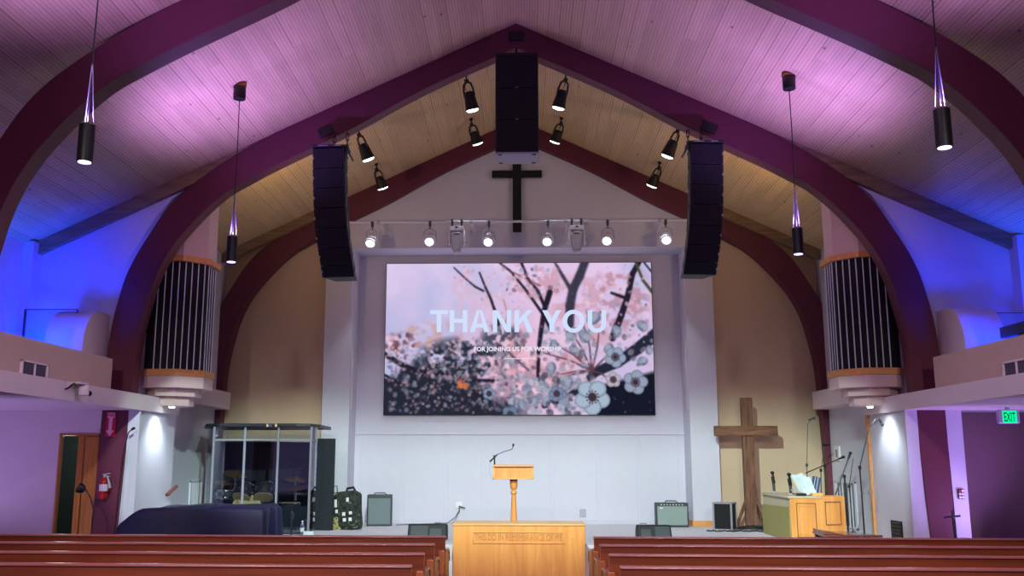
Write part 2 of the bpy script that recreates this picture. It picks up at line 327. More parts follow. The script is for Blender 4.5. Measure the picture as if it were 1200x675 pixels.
# side walls
for s, sd in ((-1, 'left'), (1, 'right')):
    def bx(x0, x1, y0, y1, z0, z1, m, nm, mb=None):
        X0, X1 = sorted((s*x0, s*x1)); (mb or MB()).box(X0, X1, y0, y1, z0, z1); return None
    def SB(*boxes):
        mb = MB()
        for x0, x1, y0, y1, z0, z1 in boxes:
            X0, X1 = sorted((s*x0, s*x1)); mb.box(X0, X1, y0, y1, z0, z1)
        return mb
    struct(SB((EX, EX+.2, YF, 13.85, 2.6, roofz(EX)+.05)).build('wall_upper_'+sd, 'white_paint', smooth=0))
    struct(SB((EX-.16, EX, 13.28, 13.60, 2.6, 4.9)).build('trim_corner_pilaster_'+sd, 'white_paint', smooth=0))
    struct(SB((9.4, 9.6, YF, 14.4, 0, 2.37)).build('wall_aisle_'+sd, 'white_paint', smooth=0))
    # bay wall beside the arch, facing the nave
    poly = [(s*5.85, 2.6), (s*EX, 2.6), (s*EX, roofz(EX)+.02), (s*3.9, roofz(3.9)+.02), (s*5.3, 5.6), (s*5.85, 4.6)]
    struct(MB().prism(poly, 13.52, 13.64, 'Y').build('wall_bay_'+sd, 'white_paint', smooth=0))
    A = [(s*3.9, roofz(3.9)), (s*EX, roofz(EX))]; B = [(s*3.9, roofz(3.9)-.215), (s*EX, roofz(EX)-.215)]
    struct(MB().strip(A, B, 13.42, 13.52).build('trim_ledger_'+sd, 'ledger_wood', smooth=0))
    A = [(s*3.7, roofz(3.7)), (s*5.78, roofz(5.78))]; B = [(s*3.7, roofz(3.7)-.19), (s*5.78, roofz(5.78)-.19)]
    struct(MB().strip(A, B, 17.40, 17.5).build('trim_rear_ledger_'+sd, 'ledger_wood', smooth=0))
    # stage side walls: lower front piece steps in, rear piece runs up to the roof
    struct(SB((5.56, 5.80, 13.42, 14.9, 0, 2.37), (5.52, 5.69, 13.40, 13.44, 0, 2.37)).build('wall_stage_front_'+sd, 'white_paint', smooth=0))
    struct(SB((5.79, 6.0, 13.70, YB, 0, 5.66)).build('wall_stage_side_'+sd, 'white_paint', smooth=0))
    # balcony: slab with fascia, parapet, aisle ceiling below
    struct(SB((5.5, 9.5, YF, 13.5, 2.37, 2.6), (5.5, 5.9, 13.5, 14.9, 2.37, 2.6)).build('balcony_slab_'+sd, 'warm_white', smooth=0))
    struct(SB((5.5, 5.80, 14.9, 17.49, 2.60, 2.92), (5.5, 5.8, 14.4, 14.9, 2.5, 2.75)).build('balcony_ledge_'+sd, 'warm_white', smooth=0))
    struct(SB((5.7, 5.85, YF, 12.77, 2.6, 3.055), (5.84, 6.3, 12.62, 12.769, 2.6, 3.054)).build('wall_parapet_'+sd, 'parapet_beige', smooth=0))
# walls below the balconies, facing the nave
struct(MB().box(-9.5, -6.69, 13.45, 13.50, 0, 2.37).box(-6.69, -6.10, 13.45, 13.50, 2.02, 2.37).build('wall_aisle_end_left', 'warm_white', smooth=0))
struct(MB().box(6.09, 6.31, 13.40, 13.9, 0, 2.37).build('wall_aisle_pier_right', 'white_paint', smooth=0))
struct(MB().box(6.31, 9.5, 14.0, 14.15, 0, 2.37).build('wall_aisle_end_right', 'dark_plum_paint', smooth=0))
struct(MB().box(6.36, 6.44, 13.93, 14.0, 0, 2.12).build('trim_1', 'maroon', smooth=0))
# back wall with the recess for the screen
bk = MB().box(-3.4, 3.4, 18.33, 18.5, .45, 5.9)
struct(bk.build('wall_recess', 'white_paint', smooth=0))
RX, PX, PY = 3.235, 3.76, 17.62
hz = 5.765
A = [(-PX, roofz(PX)), (0, RIDGE), (PX, roofz(PX))]; B = [(-PX, hz), (0, hz), (PX, hz)]
g = MB().strip(A, B, PY, PY+.12)
g.box(-PX, -RX, PY, 18.4, .45, hz); g.box(RX, PX, PY, 18.4, .45, hz); g.box(-RX, RX, PY+.12, 18.4, hz, hz+.1)
struct(g.build('wall_back_frame', 'white_paint', smooth=0))
for s, sd in ((-1, 'left'), (1, 'right')):
    p = [(s*3.6, .3), (s*5.85, .3), (s*5.85, roofz(5.85)), (s*3.6, roofz(3.6))]
    struct(MB().prism(p, 17.78, 17.9, 'Y').build('wall_back_'+sd, 'beige_paint', smooth=0))
    X0, X1 = sorted((s*(RX-.012), s*(RX+.03)))
    for k, (z0, z1) in enumerate(((2.62, 3.95), (4.3, 5.45))):
        struct(MB().box(X0, X1, 17.80, 17.90, z0, z1).build('trim_jamb_slot_'+sd, 'warm_white', smooth=0))
# raised panels of the lower recess wall
zt = at(600, 509, y=18.33).z
pm = MB()
for a, b in ((-3.1, -2.3), (-2.24, -1.45), (-1.39, -.72), (-.66, .62), (.68, 1.52), (1.58, 2.30), (2.36, 3.1)):
    pm.box(a, b, 18.318, 18.34, .50, zt-.03)
pm.box(-3.235, 3.235, 18.312, 18.34, zt-.005, zt+.02)
struct(pm.build('trim_wall_panels', 'white_paint', smooth=0, bevel=.004))
struct(MB().box(RX, PX+.01, PY-.02, PY, .45, .56).box(RX-.02, RX, PY-.02, 18.32, .45, .56).box(-PX-.01, -RX, PY-.02, PY, .45, .56).build('baseboard_pilasters', 'oak_band', smooth=0))
struct(MB().box(-5.79, 5.79, 13.72, 18.45, 0, .45).build('stage_platform', 'stage_carpet', bevel=.01))
struct(MB().box(5.52, 5.575, 14.88, 14.94, .45, 2.4).build('trim_corner_post', 'oak_band', bevel=.004))
# ---- doorway on the left
struct(MB().box(-6.71, -6.68, 13.43, 13.51, 0, 2.03).box(-6.71, -6.12, 13.43, 13.51, 2.0, 2.03).build('door_frame_1', 'door_oak', bevel=.004))
struct(MB().box(-6.42, -6.335, 13.42, 13.52, 0, 2.0).build('door_jamb_1', 'door_oak', bevel=.004))
d = MB().box(-6.32, -6.12, 13.44, 13.48, 0, 1.985).build('door_1', 'door_oak', bevel=.003); struct(d, 'narrow orange oak door leaf beside the dark doorway')
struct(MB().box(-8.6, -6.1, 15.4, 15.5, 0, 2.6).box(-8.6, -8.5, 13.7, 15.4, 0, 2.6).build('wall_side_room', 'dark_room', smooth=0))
struct(MB().box(-8.6, -5.9, 13.63, 15.5, 2.34, 2.4).build('ceiling_side_room', 'white_paint', smooth=0))
tag(MB().box(-6.95, -6.35, 14.2, 14.32, 2.28, 2.33).build('ceiling_light_strip', 'dim_ceiling', loc=(-6.6, 14.26, 2.30)), 'lit strip light on the ceiling seen through the doorway', 'ceiling light')

point('side_room_fill', (-7.0, 14.3, 2.0), 14, (.85, 1, .85), .1)  # unseen point light added to lift the dark doorway

# ------------------------------------------------------------------ organ grille towers
def tower(s):
    nm = 'beige walled' if s < 0 else 'white boarded'
    cx, cy, a = s*5.40, 14.365, .50
    def octo(r):
        k = r*math.tan(PI/8)
        P = [(-k, -r), (k, -r), (r, -k), (r, k), (k, r), (-k, r), (-r, k), (-r, -k)]
        return [(cx+x, cy+y) for x, y in P]
    t = thing('organ_tower', 'eight-sided pale tower with black rod grille, %s' % ('beside the wall above the draped piano' if s < 0 else 'above the microphone stands by the wood-panelled cabinet'), 'organ tower', (cx, cy, 2.4))
    zb, zt = 3.02, 4.70
    def ring(r, z0, z1, name, m, bev=.004): return MB().prism(octo(r), z0, z1).build(name, m, t, bevel=bev, smooth=0)
    ring(a-.01, zt+.07, roofz(4.9)+.02, 'shaft', 'tower_paint', 0)
    ring(a+.06, zt, zt+.09, 'top_band', 'oak_band'); ring(a+.05, zb-.10, zb, 'bottom_band', 'oak_band')
    ring(a-.02, zb, zt, 'grille_cloth', 'grille_black', 0)
    P = octo(a+.005); m = 7
    for i in (0, 1, 2, 5, 6, 7) if s > 0 else (0, 1, 2, 7, 6, 5):
        pass
    # rods run round the three faces that show
    faces = [(0, 1), (1, 2), (2, 3)] if s < 0 else [(0, 1), (7, 0), (6, 7)]
    for (i, j) in faces:
        for q in range(4):
            f = (q+.5)/4; x = P[i][0]*(1-f)+P[j][0]*f; y = P[i][1]*(1-f)+P[j][1]*f
            MB().cyl((x, y, zb), (x, y, zt), .0095, n=8).build('grille_rod', 'rod', t)
    ring(a+.03, zb-.28, zb-.10, 'lower_drum', 'tower_paint')
    ring(a-.12, zb-.40, zb-.28, 'upper_step', 'tower_paint'); ring(a-.22, zb-.54, zb-.40, 'lower_step', 'tower_paint')
    p = at(201 if s < 0 else 1020, 483, y=14.1)
    dl = thing('downlight', 'bright round downlight under the stepped base of the %s organ tower' % ('organ tower by the fire arrow sign' if s < 0 else 'organ tower by the exit sign'), 'downlight', (p.x, 14.1, zb-.56), 'downlights under the organ towers')
    dl['label'] = 'small glaring downlight below the organ tower nearest the %s' % ('fire extinguisher' if s < 0 else 'exit sign')
    MB().lathe([(.05, 0), (.055, .015), (.045, .02)], (p.x, 14.1, zb-.562)).build('trim_ring', 'fixture_white', dl)
    MB().lathe([(.036, -.012), (.042, 0), (.04, .01)], (p.x, 14.1, zb-.565)).build('bulb', 'downlight', dl)
    spot('downlight_beam', (p.x+s*.02, 14.08, zb-.60), (s*5.5, 14.15, .6), 75, COOL, 118, 1, .09)
tower(-1); tower(1)

# ------------------------------------------------------------------ the screen
def screen():
    y = 18.27; tl = at(451, 309.3, y=y); br = at(769.5, 486, y=y)
    x0, x1 = -2.665, 2.675; z1 = tl.z; z0 = br.z
    t = thing('led_screen', 'large lit wall screen showing THANK YOU over cherry blossom', 'screen', (0, y, z0))
    MB().box(x0-.012, x1+.012, y+.004, y+.06, z0-.012, z1+.012).build('housing', 'black', t)
    W, H = 480, 268; rg = np.random.default_rng(3)
    U, V = np.meshgrid((np.arange(W)+.5)/W*320+450, (np.arange(H)+.5)/H*177+309)   # picture units
    def c(*q): return np.array(q, float)
    sky = np.zeros((H, W, 3)); ty = ((V-309)/177)[..., None]; tx = ((U-450)/320)[..., None]
    sky[:] = c(216, 198, 236)*(1-ty)+c(222, 192, 222)*ty; lm = np.clip(1-tx*3, 0, 1)*np.clip(ty*2.2, 0, 1); sky = sky*(1-lm*.7)+c(170, 180, 222)*lm*.7
    sky = sky*(1-.35*tx)+c(246, 190, 226)*.35*tx
    def fbm(n0, seed):
        r = np.random.default_rng(seed); out = np.zeros((H, W)); amp = 1
        for k in range(4):
            n = n0*2**k; gx = r.random((n+2, int(n*1.8)+2))
            yy = (V-309)/177*n; xx = (U-450)/320*int(n*1.8); iy = yy.astype(int); ix = xx.astype(int); fy = yy-iy; fx = xx-ix
            fy = fy*fy*(3-2*fy); fx = fx*fx*(3-2*fx)
            out += amp*((gx[iy, ix]*(1-fx)+gx[iy, ix+1]*fx)*(1-fy)+(gx[iy+1, ix]*(1-fx)+gx[iy+1, ix+1]*fx)*fy); amp *= .5
        return out/1.875
    cl = fbm(3, 11)
    k = np.clip((cl-.38)*3, 0, 1)[..., None]; img = sky*(1-k*.6)+c(172, 182, 224)*k*.6; k2 = np.clip((fbm(6, 21)-.5)*5, 0, 1)[..., None]; img = img*(1-k2*.35)+c(236, 208, 240)*k2*.35
    def blend(mask, col, a=1.0):
        nonlocal img
        m = (np.clip(mask, 0, 1)*a)[..., None]; img = img*(1-m)+np.array(col, float)*m
    def disc(x, y_, r, col, a=1, soft=1.2, ry=None, rot=0):
        ry = ry or r; R = max(r, ry)+soft+1
        xs = (U[0] > x-R) & (U[0] < x+R); ys = (V[:, 0] > y_-R) & (V[:, 0] < y_+R)
        if not xs.any() or not ys.any(): return
        i0, i1 = np.where(ys)[0][[0, -1]]; j0, j1 = np.where(xs)[0][[0, -1]]
        u = U[i0:i1+1, j0:j1+1]-x; v = V[i0:i1+1, j0:j1+1]-y_; cr, sr = math.cos(rot), math.sin(rot)
        a1 = (u*cr+v*sr)/r; b1 = (-u*sr+v*cr)/ry; d = np.sqrt(a1*a1+b1*b1); m = np.clip((1-d)*min(r, ry)/soft+.5, 0, 1)*a
        img[i0:i1+1, j0:j1+1] = img[i0:i1+1, j0:j1+1]*(1-m[..., None])+np.array(col, float)*m[..., None]
    def line(pts, w0, w1, col, a=1, soft=.8):
        n = len(pts)-1
        for i in range(n):
            (xa, ya), (xb, yb) = pts[i], pts[i+1]; L2 = (xb-xa)**2+(yb-ya)**2
            t_ = np.clip(((U-xa)*(xb-xa)+(V-ya)*(yb-ya))/L2, 0, 1); d = np.hypot(U-xa-t_*(xb-xa), V-ya-t_*(yb-ya))
            ww = (w0+(w1-w0)*(i+t_)/n)/2; blend((ww-d)/soft+.5, col, a)
    n1 = fbm(14, 5); n2 = fbm(22, 8); n3 = fbm(30, 9)
    # glow near the low sun
    blend(np.exp(-((U-618)**2+(V-445)**2)/900), (255, 205, 225), .9)
    blend(np.exp(-((U-600)**2+(V-420)**2)/2500), (240, 180, 200), .6)
    # distant pink and orange blossom
    def cloud(cx, cy, rx, ry, col, a, n, th=.48): blend(np.clip((n-th)*9, 0, 1)*np.clip(1.6-1.6*(((U-cx)/rx)**2+((V-cy)/ry)**2), 0, 1), col, a)
    cloud(470, 402, 26, 14, (120, 70, 80), .9, n1, .45); cloud(520, 398, 60, 26, (204, 164, 176), .7, n1); cloud(560, 340, 40, 40, (220, 178, 200), .5, n2, .5)
    cloud(630, 330, 40, 30, (200, 150, 168), .75, n2); cloud(690, 370, 50, 55, (206, 158, 176), .75, n1, .48); cloud(735, 350, 40, 50, (186, 138, 156), .8, n2, .47)
    cloud(640, 420, 75, 40, (214, 156, 170), .75, n1, .45); cloud(600, 450, 80, 35, (168, 136, 160), .8, n2, .48)
    # dark foliage along the bottom
    blend(np.clip((V-(432-14*np.sin((U-470)/28)+22*np.clip((U-560)/60, 0, 1)))/16+(n1-.5)*3.2, 0, 1)*np.clip((640-U)/50, 0, 1), (30, 34, 48), .96)
    cloud(540, 425, 62, 32, (40, 46, 62), 1, n2, .38); cloud(590, 400, 30, 22, (62, 66, 84), .9, n3, .42)
    blend(np.clip((V-(452-(U-700)*.25))/5, 0, 1)*np.clip((U-692)/8, 0, 1), (22, 26, 42), 1)
    dark = (36, 30, 48)
    line([(692, 305), (684, 325), (676, 340), (672, 360), (671, 382)], 10, 11, (58, 56, 74), 1, 2.5); line([(655, 309), (664, 325), (674, 342)], 3, 5, (64, 58, 76), 1, 1.5)
    line([(758, 305), (748, 322), (741, 350), (733, 372), (722, 398)], 6, 8, dark, 1, 1.2); line([(722, 345), (741, 352)], 3, 4, dark)
    line([(588, 309), (600, 318), (620, 342), (641, 372), (650, 392)], 2, 4, dark); line([(614, 309), (622, 328), (634, 343), (642, 362)], 3, 4, dark)
    line([(600, 318), (616, 326), (636, 336)], 1.2, 1.8, (120, 70, 84)); line([(648, 344), (641, 366), (637, 390), (634, 412), (633, 442)], 7, 4, dark, 1, 1.4)
    line([(532, 314), (547, 328), (558, 337), (568, 342)], 1.5, 2.5, dark); line([(563, 320), (570, 337), (577, 352), (584, 372), (588, 392)], 2, 4, dark)
    line([(593, 384), (597, 370), (592, 352)], 1.5, 1, (180, 110, 110))
    line([(449, 416), (470, 428), (492, 437), (520, 440), (548, 447), (580, 447)], 6, 4, dark, 1, 1.5); line([(449, 440), (475, 452)], 3, 3, dark)
    line([(585, 405), (604, 420), (622, 435)], 3, 2, (90, 60, 76))
    line([(776, 392), (752, 410), (728, 426), (700, 438), (688, 452), (668, 466), (640, 476)], 15, 6, (38, 40, 58), 1, 1.4)
    for e in ((668, 384), (688, 381), (707, 384), (652, 404), (640, 415), (722, 412), (660, 440), (648, 448), (716, 446)):
        line([(697, 436), ((697+e[0])/2+2, (436+e[1])/2-2), e], 2.2, 1.4, (96, 62, 74))
    line([(752, 309), (760, 330), (772, 346)], 3, 4, (74, 76, 62)); line([(762, 309), (772, 322)], 2, 2, dark)
    # scattered petals
    def scatter(n, bx, cols, r0, r1, a):
        for _ in range(n):
            x = rg.uniform(bx[0], bx[1]); y_ = rg.uniform(bx[2], bx[3]); r = rg.uniform(r0, r1)
            disc(x, y_, r, cols[rg.integers(len(cols))], a*rg.uniform(.6, 1), .9, r*rg.uniform(.6, 1), rg.uniform(0, 3))
    pk = [(240, 204, 222), (220, 172, 188), (178, 132, 150), (150, 160, 186), (92, 74, 92), (232, 196, 214)]; gy = [(142, 154, 176), (110, 122, 148), (176, 182, 202), (66, 72, 92)]; dk = [(58, 60, 78), (150, 118, 132), (196, 156, 160), (88, 92, 112)]
    scatter(60, (450, 485, 392, 420), pk, 1.5, 3.4, .9); scatter(210, (455, 600, 415, 484), dk, 1, 2.8, .75); scatter(150, (500, 600, 400, 445), gy+pk, 1.2, 3, .8)
    scatter(150, (585, 700, 384, 460), pk+gy, 1.5, 4, .8); scatter(110, (600, 700, 445, 486), gy+pk[:2], 2, 5, .85); scatter(90, (690, 765, 325, 395), pk, 1.2, 3, .8)
    scatter(60, (580, 660, 309, 350), pk, 1.2, 3.4, .8); scatter(40, (532, 560, 311, 335), pk[:3], .8, 1.8, .5); scatter(50, (565, 610, 335, 385), pk[:3], .8, 2, .6); scatter(70, (452, 560, 425, 484), [(120, 104, 124), (212, 168, 180), (76, 80, 100)], 1, 2.6, .8); scatter(12, (480, 520, 380, 410), [(206, 150, 120)], 2, 5, .5)
    scatter(10, (538, 552, 446, 456), [(226, 120, 70)], 2, 3.5, .8); scatter(50, (452, 640, 430, 480), [(206, 160, 168), (170, 120, 124)], .8, 1.8, .8)
    def blur(n):
        nonlocal img
        for _ in range(n):
            p_ = np.pad(img, ((1, 1), (1, 1), (0, 0)), 'edge'); img = (p_[:-2, 1:-1]+p_[2:, 1:-1]+p_[1:-1, :-2]+p_[1:-1, 2:]+2*img)/6
    blur(2)
    scatter(200, (570, 770, 312, 486), [(232, 196, 214), (120, 90, 112), (176, 150, 176)], .5, 1.3, .35)
    # nearer buds and flowers
    for (x, y_, r) in ((649, 433, 8), (661, 462, 9), (668, 450, 10), (640, 455, 7), (628, 470, 8), (676, 412, 7), (718, 411, 8), (727, 390, 8), (758, 384, 8), (765, 412, 6), (757, 425, 7), (643, 470, 7), (689, 396, 9), (652, 406, 7), (614, 475, 8), (602, 470, 6), (700, 375, 10), (673, 395, 8)):
        disc(x, y_, r*.9, (98, 108, 134), .95, 2, r*.7, x)
        for q_ in range(3): a_ = x+q_*1.3; disc(x+math.cos(a_)*r*.35, y_+math.sin(a_)*r*.3, r*.55, [(150, 158, 180), (128, 138, 162), (168, 170, 190)][q_], .85, 2.2, r*.42, a_)
    def flower(x, y_, r, ph, col=(168, 186, 206), core=(60, 44, 56), sq=1.):
        for k in range(5):
            a = ph+2*PI*k/5; disc(x+math.cos(a)*r*.55, y_+math.sin(a)*r*.55*sq, r*.52, tuple(q*.78 for q in col), 1, 1.2, r*.48); disc(x+math.cos(a)*r*.58, y_+math.sin(a)*r*.58*sq, r*.42, col, .95, 2.4, r*.38)
        disc(x, y_, r*.26, core, .95, 2)
        for k in range(12):
            a = 2*PI*k/12; disc(x+math.cos(a)*r*.36, y_+math.sin(a)*r*.36, .9, core, .9, .7)
    scatter(90, (600, 700, 440, 486), [(150, 156, 178), (176, 176, 196), (120, 128, 152), (74, 70, 90)], 2, 5, .8); scatter(60, (640, 770, 385, 430), [(150, 156, 178), (196, 170, 186), (96, 92, 114)], 1.5, 4, .6)
    scatter(160, (455, 610, 410, 482), [(130, 136, 156), (168, 150, 166), (98, 106, 130)], 1.2, 3.2, .7)
    flower(697, 466, 20, .3); flower(748, 449, 14, 1.2, (150, 160, 184)); flower(725, 420, 12, .2, (150, 164, 190)); flower(655, 462, 9, .6, (120, 136, 166)); flower(722, 446, 9, .9, (186, 176, 190)); flower(600, 486, 10, .2, (110, 130, 160)); flower(575, 462, 7, 0, (130, 150, 180))
    blur(1)
    line([(593, 421.6), (630, 421.6)], 1.1, 1.1, (240, 225, 245), .9)
    # put the picture on a fine grid of the screen's own pixels
    img = np.clip(img/255, 0, 1); lin_ = np.where(img <= .04045, img/12.92, ((img+.055)/1.055)**2.4)
    me = bpy.data.meshes.new('picture'); gx = np.linspace(x0, x1, W+1); gz = np.linspace(z1, z0, H+1)
    XX, ZZ = np.meshgrid(gx, gz); co = np.stack([XX, np.full_like(XX, 0.), ZZ-z0], -1).reshape(-1, 3)
    idx = (np.arange(H)[:, None]*(W+1)+np.arange(W)[None]).reshape(-1); q = np.stack([idx, idx+W+1, idx+W+2, idx+1], -1)
    me.vertices.add(len(co)); me.vertices.foreach_set('co', co.ravel()); me.loops.add(q.size); me.loops.foreach_set('vertex_index', q.ravel().astype(np.int32))
    me.polygons.add(len(q)); me.polygons.foreach_set('loop_start', np.arange(len(q), dtype=np.int32)*4); me.update(calc_edges=True); me.validate()
    ca = me.color_attributes.new('picture', 'FLOAT_COLOR', 'CORNER'); fc = np.concatenate([lin_.reshape(-1, 3), np.ones((W*H, 1))], 1); ca.data.foreach_set('color', np.repeat(fc, 4, 0).ravel().astype(np.float32))
    m = bpy.data.materials.new('screen_picture'); m.use_nodes = True; nt = m.node_tree; nt.nodes.clear(); o = nt.nodes.new('ShaderNodeOutputMaterial'); e = nt.nodes.new('ShaderNodeEmission'); a = nt.nodes.new('ShaderNodeAttribute'); a.attribute_name = 'picture'
    e.inputs[1].default_value = 1.0; nt.links.new(a.outputs['Color'], e.inputs[0]); nt.links.new(e.outputs[0], o.inputs[0]); me.materials.append(m)
    ob = bpy.data.objects.new('picture', me); COL.objects.link(ob); ob.parent = t; ob['label'] = 'cherry blossom picture on the screen'; WLOC[ob.name] = WLOC[t.name].copy()
    mat('letter_glow', (208, 224, 252), emit=1.0); mat('small_letter_glow', (240, 232, 248), emit=1.0)
    def tx(s, ua, ub, va, vb, name, m, bold):
        a = at(ua, va, y=y); b = at(ub, vb, y=y); text_mb(s, b.x-a.x, a.z-b.z, ((a.x+b.x)/2, y-.006, (a.z+b.z)/2), depth=.003, bold=bold).build(name, m, t, smooth=0)
    V0, V1 = 363.6, 389.3; mbL = MB()
    def poly(pts): 
        q = [at(u, v, y=y) for u, v in pts]; n = len(q)
        mbL.add([(p.x, y-.009, p.z) for p in q]+[(p.x, y-.005, p.z) for p in q], [tuple(range(n)), tuple(range(2*n-1, n-1, -1))]+[(i, n+i, n+(i+1) % n, (i+1) % n) for i in range(n)])
    def bar(ua, ub, va=V0, vb=V1): poly([(ua, va), (ub, va), (ub, vb), (ua, vb)])
    def letters():
        w = 5.3
        bar(504, 524.8, V0, V0+4.7); bar(511.8, 517.1, V0+4.7)
        bar(527, 527+w); bar(542.4, 547.7); bar(527+w, 542.4, 373.6, 378.4)
        poly([(559, V0), (562.1, V0), (556.4, V1), (550.6, V1)]); poly([(562.1, V0), (565, V0), (573.4, V1), (567.5, V1)]); bar(555.6, 568.4, 379.6, 383.8)
        bar(577.5, 582.6); bar(593.8, 599); poly([(577.8, V0), (583.4, V0), (598.8, V1), (593.2, V1)])
        bar(603, 608.3); poly([(617.8, V0), (624.3, V0), (608.3, 380.6), (608.3, 374)]); poly([(612.4, 373.4), (616.2, 369.8), (625, V1), (618.4, V1)])
        mbL.build('lettering', 'letter_glow', t, smooth=0); mbL.v = []; mbL.f = []
        poly([(635.3, V0), (641.4, V0), (649.3, 379.5), (643.8, 379.5)]); poly([(651.6, V0), (657.6, V0), (649.3, 379.5), (643.8, 379.5)]); bar(643.8, 649.2, 379, V1)
        cxo, cyo = 672, 376.5
        for k in range(28):
            a0, a1 = 2*PI*k/28, 2*PI*(k+1)/28; e = lambda a, rx, ry: (cxo+rx*math.cos(a), cyo+ry*math.sin(a))
            poly([e(a0, 12.9, 13.5), e(a1, 12.9, 13.5), e(a1, 7.4, 8.7), e(a0, 7.4, 8.7)])
        bar(688.6, 693.9, V0, 379.5); bar(704.9, 710.2, V0, 379.5); cxo = 699.4
        for k in range(12):
            a0, a1 = PI*k/12, PI*(k+1)/12; e = lambda a, rx, ry: (cxo+rx*math.cos(a), 379.4+ry*math.sin(a))
            poly([e(a0, 10.8, 10.4), e(a1, 10.8, 10.4), e(a1, 5.5, 5.6), e(a0, 5.5, 5.6)])
    letters(); mbL.build('lettering', 'letter_glow', t, smooth=0)
    tx('FOR JOINING US FOR WORSHIP', 555.5, 658, 406.5, 413, 'small_lettering', 'small_letter_glow', .03)
screen()

# ------------------------------------------------------------------ black wall cross
y = PY-.05
c = MB().box(-.095, .075, PY-.09, PY-.01, at(606, 272, y=y).z, at(606, 178, y=y).z).build('post', 'black_matte', t0 := thing('wall_cross', 'tall black cross on the white gable above the screen', 'cross', (0, PY-.05, 6.0)), bevel=.006)
MB().box(-.505, .485, PY-.095, PY-.005, at(606, 208, y=y).z, at(606, 200.5, y=y).z).build('arm', 'black_matte', t0, bevel=.006)

# ------------------------------------------------------------------ white lighting bar and its fixtures
yb = 17.1; zb = 6.155
t0 = thing('lighting_bar', 'long white pipe running across the gable above the screen', 'lighting bar', (0, yb, zb))
MB().cyl((-3.35, yb, zb), (3.30, yb, zb), .024, n=14).build('pipe', 'fixture_white', t0)
for u in (444, 552, 663, 773):
    x = at(u, 262, y=yb).x
    MB().tube([(x, yb, zb-.02), (x+.03, yb+.1, zb-.08), (x+.03, PY+.0, zb-.10)], .018).build('wall_bracket', 'fixture_white', t0)
    MB().cyl((x-.03, yb, zb), (x+.03, yb, zb), .036, n=14).build('collar', 'pale_grey', t0)
names = ['below the line of loudspeakers with the wooden beam plate', '', '', '', '', '']
canl = ['white can spotlight next to the hanging loudspeaker column over the drum booth', 'white can spotlight just on the drum booth side of the first moving head',
        'white can spotlight between the first moving head and the wall cross', 'white can spotlight between the wall cross and the second moving head',
        'white can spotlight just on the wooden cross side of the second moving head', 'white can spotlight next to the hanging loudspeaker column over the wooden cross']
for i, (u, v) in enumerate(((433.5, 286), (503, 284), (572, 284.5), (641, 284), (711, 283), (781, 282))):
    p = at(u, v, y=16.95); hx = at(u+(3 if i == 0 else -1 if i == 5 else 1), 262, y=yb).x
    t = thing('can_spotlight', canl[i], 'spotlight', (hx, yb, zb), 'white can spotlights on the lighting bar')
    top = Vector((hx, yb, zb-.30)); ax = (p-top).normalized(); R = frame_rot(ax)
    MB().obox((hx, yb, zb-.035), (.05, .06, .10)).cyl((hx, yb, zb-.07), (hx, yb, zb-.15), .012).build('clamp', 'dark_grey', t, bevel=.004)
    mb = MB().tube([(hx-.12, yb, zb-.36), (hx-.115, yb, zb-.2), (hx-.04, yb, zb-.14), (hx+.04, yb, zb-.14), (hx+.115, yb, zb-.2), (hx+.12, yb, zb-.36)], .011); mb.build('yoke', 'pale_grey', t)
    q = p-ax*.30
    MB().lathe([(.045, 0), (.06, .03), (.065, .12), (.085, .17), (.12, .20), (.125, .22), (.10, .225), (.105, .285), (.095, .285)], q, ax, 20).build('housing', 'fixture_white', t)
    MB().lathe([(.07, .272), (.078, .28), (.076, .293), (.05, .304), (.02, .308)], q, ax, 16).build('bulb', 'bulb', t)
    tx_ = p.x*.97
    spot('can_beam', q+ax*.36, (tx_, 17.35, .2), 60, COOL, 62, .5, .03)
for i, (u, lab) in enumerate(((535.5, 'white moving head fixture hanging between the second and third can spotlights'), (675.5, 'white moving head fixture hanging on the wooden cross side of the wall cross'))):
    x = at(u, 262, y=yb).x; t = thing('moving_head', lab, 'moving light', (x, yb, zb), 'white moving heads on the lighting bar')
    mb = MB()
    for dx in (-.09, .09): mb.obox((x+dx, yb, zb), (.035, .08, .09)).obox((x+dx, yb, zb-.07), (.03, .05, .06)).cyl((x+dx-.03, yb-.05, zb+.03), (x+dx+.03, yb-.05, zb-.02), .009)
    mb.build('clamp', 'dark_grey', t, bevel=.003)
    MB().obox((x, yb, zb-.15), (.27, .22, .09)).build('base', 'fixture_white', t, bevel=.02)
    MB().obox((x, yb-.112, zb-.135), (.05, .01, .03)).build('display', 'black', t)
    for dx in (-1, 1):
        MB().prism([(x+dx*.155, zb-.19), (x+dx*.115, zb-.19), (x+dx*.115, zb-.46), (x+dx*.15, zb-.46), (x+dx*.165, zb-.30)], yb-.07, yb+.07, 'Y').build('yoke_arm', 'fixture_white', t, bevel=.012)
        MB().cyl((x+dx*.15, yb, zb-.42), (x+dx*.185, yb, zb-.42), .018).build('knob', 'bulb' if False else 'chrome', t)
    MB().prism([(x-.105, zb-.26), (x-.07, zb-.215), (x+.07, zb-.215), (x+.105, zb-.26), (x+.105, zb-.42), (x+.075, zb-.60), (x-.075, zb-.60), (x-.105, zb-.42)], yb-.11, yb+.08, 'Y').build('head', 'pale_grey', t, bevel=.03)
    MB().obox((x, yb-.112, zb-.27), (.10, .008, .018)).build('logo_plate', 'black', t)
    MB().cyl((x, yb-.01, zb-.60), (x, yb-.01, zb-.63), .06, .055).build('lens', 'fixture_white', t)

